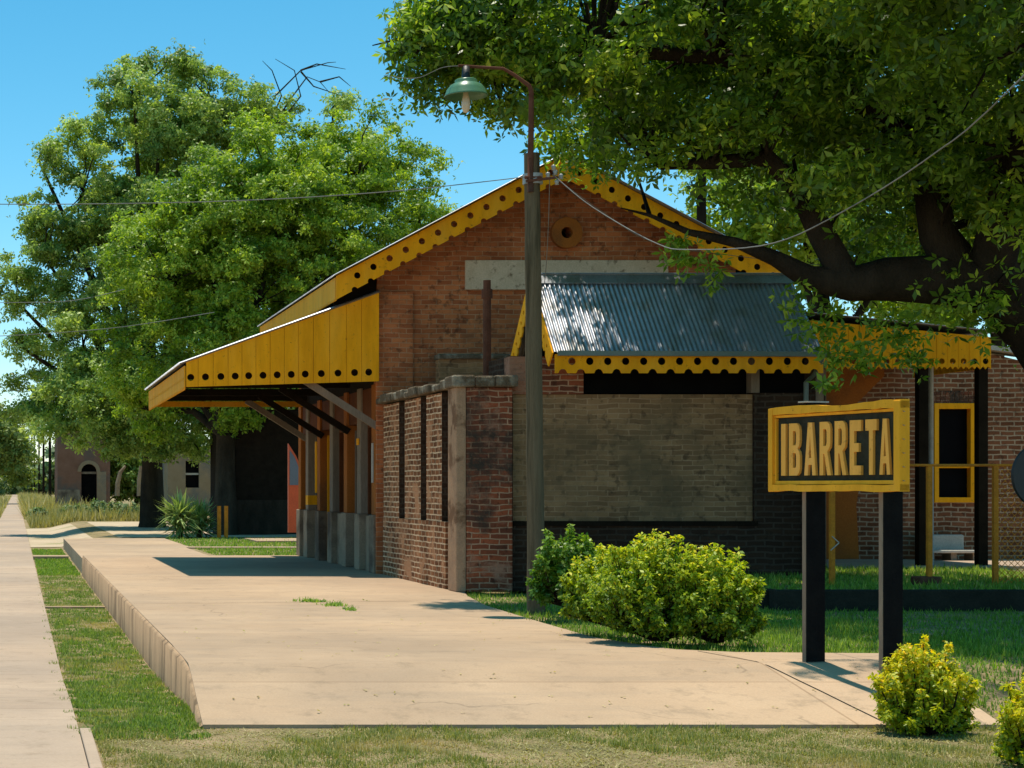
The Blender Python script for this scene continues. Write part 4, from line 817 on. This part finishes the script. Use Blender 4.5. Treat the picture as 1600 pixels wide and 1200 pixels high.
for x, y, r, n in ((1062, 385, .12, 26), (1075, 400, .1, 14), (1290, 515, .17, 34), (1300, 560, .10, 16), (1335, 548, .17, 34), (1352, 562, .10, 18), (1290, 600, .06, 10), (1385, 515, .14, 24), (1415, 530, .12, 30), (1432, 560, .1, 22), (1110, 425, .12, 22), (1250, 470, .15, 30), (1500, 470, .3, 70), (1560, 480, .25, 60)):
    c_ = np.array(P(x, y, 23.6)); sprig.append(c_ + rng.normal(size=(n, 3)) * r)
sp = np.concatenate(sprig); pts = np.concatenate([pts, sp]); out = np.concatenate([out, unit(rng.normal(size=sp.shape))]); tone = np.concatenate([tone, np.full(len(sp), .2)])
kp = pts[:, 0] > 4.95; pts, out, tone = pts[kp], out[kp], tone[kp]
leaves('crown', pts, out, tone, .135, M['leaf_near'], nt_, 5, .19)
mb = MB()
def limb(path, rad, n=12):
    pp = [Vector(p) for p in path]; mb.tube(pp, rad, n, .06); return pp
T = limb([(15.6, 24, -.2), (15.3, 24, .8), (14.6, 24, 2.4), (13.7, 24, 3.7), (13.0, 24, 4.3)], [.75, .6, .52, .48, .4])
H_ = limb([(13.3, 24, 4.15), (12.4, 24, 4.3), (11.7, 24.1, 4.32), (11.2, 24.1, 4.25), (10.7, 24.2, 4.35), (10.3, 24.3, 4.62), (9.8, 24.4, 4.85), (9.2, 24.5, 5.0), (8.7, 24.6, 5.25), (8.3, 24.6, 5.35)], [.4, .33, .28, .23, .17, .11, .07, .045, .025, .008])
U_ = limb([(12.7, 24, 4.3), (12.35, 24, 4.9), (12.2, 24, 5.7), (12.35, 24, 6.6), (12.2, 24, 7.8)], [.32, .24, .2, .17, .1])
W_ = limb([(11.2, 24.1, 4.25), (10.85, 24.1, 4.9), (10.55, 24.1, 5.5), (10.1, 24.1, 5.95), (9.4, 24.2, 5.9), (8.7, 24.2, 5.85)], [.2, .17, .14, .12, .09, .05])
V_ = limb([(12.2, 24, 6.0), (11, 24, 6.9), (9.4, 24.1, 7.3), (7.8, 24.1, 7.4), (6.4, 24.1, 7.4), (5.5, 24, 7.5)], [.15, .13, .1, .075, .05, .02])
B_ = limb([(14.6, 24, 2.4), (14.4, 24.6, 4.5), (13.8, 25.5, 6.5), (12.5, 27, 7.4)], [.4, .32, .22, .1])
C_ = limb([(13.0, 24, 4.3), (12.8, 22.8, 5.8), (12.2, 21, 6.9), (10.8, 20, 7.6)], [.3, .22, .15, .08])
nodes = H_[2:] + U_[1:] + W_[1:] + V_ + B_[2:] + C_[1:]
limbs(mb, cc, nodes, 3, .035, .008)
obj('trunk', mb, M['bark'], nt_, smooth=True)

def tree(name, label, group, Yt, bx, by, ellpx, nsub, nper, rsub, leaf, size, tw, fork_y, lmat, bark, k=4, width=.24, limb_every=4, bz=-.2, extra=None):
    b = P(bx, by, Yt); b.z = bz; t = thing(name, label, 'tree', b, group); E_ = [ell(x, y, Yt + dy, r, None, fl, wgt) for x, y, dy, r, fl, wgt in ellpx]
    p_, c_, o_, to = crown_pts(E_, nsub, nper, rsub); leaves('crown', p_, o_, to, size, leaf, t, k, width)
    m_ = MB(); f = P(bx, fork_y, Yt); m_.tube([b - Vector((0, 0, .3)), b + Vector((0, 0, .3)), b.lerp(f, .5), f], [tw * .75, tw * .58, tw * .5, tw * .42], 12, .06); nodes_ = [f]
    for e_ in E_:
        c = Vector(e_[:3]); mid = f.lerp(c, .5) + Vector((random.uniform(-.3, .3), random.uniform(-.3, .3), random.uniform(-.1, .5))); m_.tube([f, mid, c], [tw * .28, tw * .16, tw * .05], 7, .05); nodes_ += [mid, c]
    limbs(m_, c_, nodes_, limb_every, tw * .05, tw * .012)
    if extra: extra(m_, Yt)
    obj('trunk', m_, bark, t, smooth=True); return t
def twigs(m_, Yt):
    for pts_ in (((400, 230), (430, 150), (470, 110), (512, 98), (525, 97)), ((410, 230), (450, 160), (480, 120), (500, 128), (515, 145)), ((410, 220), (440, 150), (425, 110), (410, 95)), ((470, 110), (495, 100), (540, 108)), ((470, 112), (490, 135), (535, 150)), ((500, 128), (530, 120), (548, 135)), ((400, 240), (470, 150), (460, 110), (430, 92))):
        m_.tube([P(x, y, Yt) for x, y in pts_], np.linspace(.045, .01, len(pts_)), 5)
tree('broadleaf_tree', 'tall loose olive green tree rearmost left with bare twigs on top', 'trees beyond the platform', 74, 238, 815,
     [(250, 205, 0, 118, .9, 1), (330, 160, 0, 78, .9, .8), (210, 150, 0, 60, .9, .6), (410, 175, 0, 70, .7, .5), (130, 300, 0, 92, 1, .9), (70, 400, 0, 68, 1, .8), (60, 250, 0, 34, .8, .3), (180, 420, 0, 120, 1, 1), (130, 540, 0, 105, .9, 1.0), (60, 580, 0, 55, 1, .6), (110, 625, -2, 70, .8, .8), (200, 620, -3, 100, .8, 1), (300, 350, 0, 150, 1, 1), (300, 690, -3, 60, .6, .6), (520, 190, 1, 50, .8, .3), (590, 215, 2, 45, .8, .3), (25, 470, 0, 35, .9, .4), (40, 640, 0, 42, .9, .9), (75, 670, -2, 34, .8, .7), (235, 660, -4, 55, .8, .8), (190, 680, -3, 45, .8, .7), (285, 680, -4, 48, .8, .7), (30, 540, 0, 40, 1, .5)],
     700, 84, .56, M['leaf_a'], .18, .95, 690, None, M['bark_l'], extra=twigs)
tree('broadleaf_tree', 'dense bright green rounded tree behind the station canopy', 'trees beyond the platform', 62, 352, 822,
     [(450, 300, 0, 125, .95, 1), (560, 275, 1, 95, .95, .9), (625, 270, 2, 62, 1.1, .7), (655, 350, 2, 55, 1, .7), (380, 400, 0, 140, 1, 1), (270, 440, 0, 110, 1, 1), (520, 400, 1, 130, .9, 1), (280, 560, 0, 100, .9, 1), (390, 540, -1, 110, .9, 1), (500, 540, 2, 100, .9, .8), (230, 640, 1, 60, .7, .7), (370, 655, 0, 40, .6, .4), (330, 330, 0, 90, .9, .8), (690, 330, 4, 30, .7, .3)],
     900, 72, .5, M['leaf_b'], .155, .75, 680, None, M['bark_l'])
tree('broadleaf_tree', 'shaded dark tree directly behind the shed and canopy', 'trees beyond the platform', 82, 470, 820, [(430, 600, 0, 100, .8, 1), (540, 560, 0, 120, 1, 1), (330, 620, 0, 80, .8, 1)], 320, 22, .9, M['leaf_a'], .34, .8, 700, None, M['bark_l'])
for i, (bx, els, lab) in enumerate(((1300, [(1180, 330, 0, 110, .8, 1), (1300, 330, 0, 130, .9, 1), (1250, 220, 0, 130, .8, 1), (1390, 430, 0, 100, .8, 1)], 'green tree behind the station roof at centre right'), (1560, [(1500, 420, 0, 120, .9, 1), (1620, 380, 0, 150, .9, 1), (1560, 230, 0, 150, .9, 1), (1480, 500, 0, 60, .7, .6)], 'green tree behind the brick wall at far right'))):
    tree('broadleaf_tree', lab, 'trees behind the station', 46 + 3 * i, bx, 800, els, 360, 26, .55, M['leaf_b'], .2, .5, 560, None, M['bark_l'])
tree('willow_tree', 'pale green feathery tree at the far left beside the path', None, 220, -30, 790, [(-20, 690, 0, 48, .9, 1), (20, 705, 0, 34, .8, 1), (-70, 680, 0, 50, .9, 1), (0, 660, 0, 30, .8, 1), (30, 740, 5, 22, .6, .8)], 420, 26, 1.3, M['leaf_willow'], .6, 1.0, 740, None, M['bark_l'], bz=-.45)
tree('broadleaf_tree', 'dark low tree filling the gap between the pink and cream houses', 'trees beyond the platform', 125, 215, 785, [(200, 735, 0, 40, .9, 1), (235, 720, 0, 45, .9, 1), (265, 745, 0, 35, .9, 1), (185, 700, 0, 40, .9, 1)], 260, 24, 1.2, M['leaf_a'], .42, .5, 750, None, M['bark_l'], bz=-.45)
Efar = []
for e_ in ((3, 450, 5, 6, 5, 5.5, 4), (12, 455, 6, 8, 5, 7, 4), (22, 450, 5, 8, 5, 6, 4), (-9, 440, 5, 7, 5, 5, 3)): Efar.append(e_)
for i in range(70): x = -420 + i * 14; Efar.append((x + random.uniform(-4, 4), 520 + random.uniform(-30, 60), 1 + random.uniform(-1, 2), 11, 8, random.uniform(4, 9), 1))
p_, c_, o_, to = crown_pts(Efar, 1500, 18, 2.6); o = leaves('distant_woods', p_, o_, to, 1.5, M['leaf_far'], None, 4, .4); tag(o, 'low line of hazy trees along the horizon', 'woods', kind='stuff')
# roots / pale stems near the rear tree
th = thing('bare_trunk', 'two pale curved bare stems between the pink house and the tree trunk', 'tree', P(200, 800, 90))
obj('stem', MB().tube([P(183, 775, 90), P(184, 755, 90), P(188, 738, 90), P(196, 728, 90)], [.13, .12, .1, .06], 8), M['plinth'], th); obj('stem', MB().tube([P(218, 775, 90), P(217, 752, 90), P(220, 728, 90)], [.14, .1, .07], 8), M['plinth'], th)

# ------------------------------------------------------------------ SHRUBS
def shrub(name, label, c, rx, ry, h, leaf, n, spikes, size=.06, group=None, k=4, bare=0):
    t = thing(name, label, 'shrub', c, group); c = Vector(c); cen = []; m_ = MB(); ou = []
    for i in range(spikes):
        a = random.uniform(0, 6.283); rr = math.sqrt(random.random()); top_ = Vector((c.x + rx * rr * math.cos(a), c.y + ry * rr * math.sin(a), c.z + h * (1 - .38 * rr ** 2) * random.uniform(.5, 1.18)))
        if rr > .75: top_.z = c.z + h * random.uniform(.2, .75)
        b0 = c + Vector((random.uniform(-.1, .1) * rx, random.uniform(-.1, .1) * ry, 0)); mid = b0.lerp(top_, .5) + Vector(((top_.x - c.x) * .25, (top_.y - c.y) * .25, 0)); m_.tube([b0, mid, top_], [.012, .007, .002], 4)
        m = int(n / spikes)
        tt = np.array([random.uniform(.42 + bare, 1.0) ** .8 for _ in range(m)])[:, None]; b0_, mi, to_ = np.array(b0), np.array(mid), np.array(top_); q = (1 - tt) ** 2 * b0_ + 2 * tt * (1 - tt) * mi + tt ** 2 * to_
        q = q + rng.normal(size=(m, 3)) * (.05 * (1.15 - tt) + .012) * max(rx, .5) * 1.2; q[:, 2] = np.maximum(q[:, 2], c.z + .02); cen.append(q); ou.append(np.tile(np.array([(top_.x - c.x), (top_.y - c.y), .6]), (m, 1)))
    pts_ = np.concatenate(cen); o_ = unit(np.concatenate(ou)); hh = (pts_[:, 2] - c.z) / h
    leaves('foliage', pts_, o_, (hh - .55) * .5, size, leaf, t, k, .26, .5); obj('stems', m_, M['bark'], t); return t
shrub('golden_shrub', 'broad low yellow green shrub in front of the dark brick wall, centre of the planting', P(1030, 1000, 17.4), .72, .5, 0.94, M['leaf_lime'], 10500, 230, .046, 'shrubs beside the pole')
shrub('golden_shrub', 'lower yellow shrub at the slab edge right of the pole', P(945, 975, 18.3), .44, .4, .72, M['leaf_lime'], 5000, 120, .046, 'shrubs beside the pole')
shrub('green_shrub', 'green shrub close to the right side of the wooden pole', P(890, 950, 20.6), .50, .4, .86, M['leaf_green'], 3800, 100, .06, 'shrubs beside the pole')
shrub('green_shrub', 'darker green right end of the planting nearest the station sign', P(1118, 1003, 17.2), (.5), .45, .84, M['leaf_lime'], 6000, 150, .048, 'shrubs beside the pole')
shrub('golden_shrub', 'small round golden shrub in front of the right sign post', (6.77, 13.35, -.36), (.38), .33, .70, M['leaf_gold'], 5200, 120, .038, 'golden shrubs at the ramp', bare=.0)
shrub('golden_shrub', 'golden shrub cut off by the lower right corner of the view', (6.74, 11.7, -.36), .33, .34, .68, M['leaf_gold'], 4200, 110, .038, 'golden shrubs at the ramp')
for i, (x, y, Yb, r_, h_) in enumerate(((115, 800, 96, 1.0, 1.0), (165, 803, 94, 1.3, 1.2), (205, 803, 92, 1.0, 1.1), (60, 806, 100, .7, .7))):
    q = P(x, 0, Yb); shrub('scrub_bush', ['greyish scrub bush left of the arched doorway', 'wide pale scrub bush in front of the arched doorway', 'scrub bush at the foot of the big tree trunk', 'small scrub bush nearest the straight path'][i], (q.x, Yb, -.35), r_, r_ * .8, h_, M['leaf_far'], 900, 40, .16, 'scrub in front of the pink house')
def yucca(c, h, r, n, label):
    t = thing('yucca', label, 'plant', c, 'yuccas beyond the platform'); V = []; c = np.array(c)
    for i in range(n):
        hub = c + np.array([random.uniform(-.15, .15), random.uniform(-.15, .15), h * random.uniform(.12, .62)]); a = random.uniform(0, 6.283); el_ = random.uniform(-.5, 1.45); d = np.array([math.cos(a) * math.cos(el_), math.sin(a) * math.cos(el_), math.sin(el_)]); L = r * random.uniform(.7, 1.1); s_ = np.cross(d, [0, 0, 1]); s_ = s_ / max(np.linalg.norm(s_), 1e-6) * .035
        V += [hub, hub + d * L * .5 + s_, hub + d * L - np.array([0, 0, .12 * L * math.cos(el_)]), hub + d * L * .5 - s_]
    npmesh('leaves', np.array(V), 4, rng.uniform(0, 1, n), M['yucca'], t); obj('stem', MB().tube([Vector(c), Vector(c) + Vector((0, 0, h * .6))], [.12, .08], 8), M['bark_l'], t)
q = P(281, 0, 58); yucca((q.x, 58, -.12), 1.45, .9, 420, 'taller left hand yucca with spiky leaves'); q = P(312, 0, 59); yucca((q.x, 59, -.12), 1.2, .8, 340, 'shorter right hand yucca with spiky leaves')

# ------------------------------------------------------------------ GRASS AND GROUND COVER
def scatter(n, x0, x1, y0, y1, dens_pow=0, clump=0):
    t = rng.uniform(0, 1, n)
    y = y0 + (y1 - y0) * t if not dens_pow else 1 / (1 / y0 + (1 / y1 - 1 / y0) * t)
    x = rng.uniform(x0, x1, n); return x, y
def cells(x, y, s=.35):      # patchiness
    g = np.sin(x * 2.1 / s + 1.3 * np.sin(y * 1.7 / s)) + np.sin(y * 1.3 / s + 2 * np.sin(x * .9 / s)) + .8 * np.sin(x * 5.1 / s + y * 4.3 / s); return g
x, y = scatter(90000, .34, 1.46, 13.0, 40, 1); jag = .50 + .12 * np.sin(y * 9) * np.sin(y * 3.1) + .04 * rng.normal(size=len(x)); keep = (x > jag) & (x < 1.44) & ((cells(x, y, .17) + .9 * rng.normal(size=len(x))) > -1.35) & (y > 13.3 + .5 * rng.normal(size=len(x))); x, y = x[keep], y[keep]
blades('grass', x, y, hgt(x, y) - .005, .042, .016, M['grass_strip'], label='green grass strip between the path and the platform edge')
x, y = scatter(9000, .5, 1.44, 40, 57, 1); blades('grass', x, y, hgt(x, y), .06, .03, M['grass'], label='grass beside the path past the platform')
x, y = scatter(110000, -.2, 7.9, 11.2, 13.75); g = cells(x, y, .8) + .5 * rng.normal(size=len(x)); keep = ((g > -.35) | (y > 13.45) & (x > 3)) & ((x > .58) | (y > 20)) & ~((x < 4.2) & (x > 3.0) & (y < 12.9) & (g < .5)); x, y = x[keep], y[keep]
ke = ~((y > 13.6) & (rng.uniform(size=len(x)) < .6)); x, y = x[ke], y[ke]
blades('grass', x, y, hgt(x, y) - .005, .042, .009, M['grass_front'], label='worn short grass with bare soil in front of the ramp')
x, y = scatter(42000, -.2, 8.6, 11.2, 13.6); keep = x > .58; x, y = x[keep], y[keep]; blades('straw', x, y, hgt(x, y) + .002, .014, .012, M['drygrass'], label='dry straw and litter on the bare soil', cat='straw', lean=2.2)
x, y = scatter(26000, 7.6, 12.5, 13.6, 22.4, 1); keep = x > np.interp(y, [13.6, 16.3, 17], [7.55, 7.9, 6]); x, y = x[keep], y[keep]; blades('grass', x, y, hgt(x, y), .06, .016, M['grass'], label='shaded lawn right of the station sign')
x, y = scatter(26000, 5.75, 9.5, 16.35, 25.8, 1); xe = np.interp(y, [16.3, 16.5, 16.7, 17.2, 18.2, 20, 23, 25, 26.5], [7.86, 6.5, 6.15, 5.98, 5.82, 5.88, 6.02, 6.3, 6.6]) + .06 * np.sin(y * 7) - .03; keep = x > xe; x, y = x[keep], y[keep]; blades('grass', x, y, np.full(len(x), -.04), .07, .014, M['grass'], label='leafy grass under the shrubs beside the platform')
x, y = scatter(16000, 9.7, 15.5, 22.7, 28.8); blades('grass', x, y, np.full(len(x), .2), .085, .022, M['grass'], label='sunlit grass behind the dark kerb', tone=.1)  # raised tone puts the sunlight into the blade colour
x, y = scatter(14000, 4.8, 9, 40.5, 58, 1); keep = ~((y > 48.1) & (y < 49.1)); x, y = x[keep], y[keep]; blades('grass', x, y, hgt(x, y), .07, .03, M['grass'], label='grass behind the far end of the platform')
x, y = scatter(16000, .7, 9, 88, 112); blades('dry_grass', x, y, hgt(x, y), .6, .08, M['drygrass'], label='tall dry grass in front of the pink house', lean=.35)
x, y = scatter(15000, .55, 5, 112, 420, 1); blades('dry_grass', x, y, np.full(len(x), -.45), 1.0, .12, M['drygrass'], label='dry grass along the right of the straight path')
x, y = scatter(15000, -14, -1.05, 60, 420, 1); keep = ~((y > 65) & (y < 85)); x, y = x[keep], y[keep]; blades('dry_grass', x, y, np.full(len(x), -.45), .8, .1, M['drygrass'], label='dry grass along the left of the straight path')
# weeds in the slab joint, fallen leaves
x = np.concatenate([rng.normal(P(490, 0, 23.6).x, .12, 220), rng.normal(P(525, 0, 22.8).x, .07, 160), rng.normal(P(548, 0, 22).x, .04, 90)]); y = np.concatenate([rng.normal(23.7, .1, 220), rng.normal(22.9, .1, 160), rng.normal(22.1, .1, 90)])
blades('weeds', x, y, np.full(len(x), 0.002), .05, .02, M['grass'], label='small weeds growing from a joint in the platform', cat='weeds', lean=.9)
n = 130; C = np.stack([rng.uniform(1.7, 7.2, n), 1 / rng.uniform(1 / 24, 1 / 13.8, n), np.zeros(n)], 1); C[:, 2] = [zpl(v) + .012 for v in C[:, 1]]
V = rosettes(C, .028, 2, 3.0, .4, None, .0); V[:, 2] = np.maximum(V[:, 2], np.repeat(np.tile(C[:, 2], 2), 4) - .006); tag(npmesh('fallen_leaves', V, 4, rng.uniform(.4, 1, n * 2), M['drygrass']), 'scattered dry leaves on the platform', 'leaves', kind='stuff')
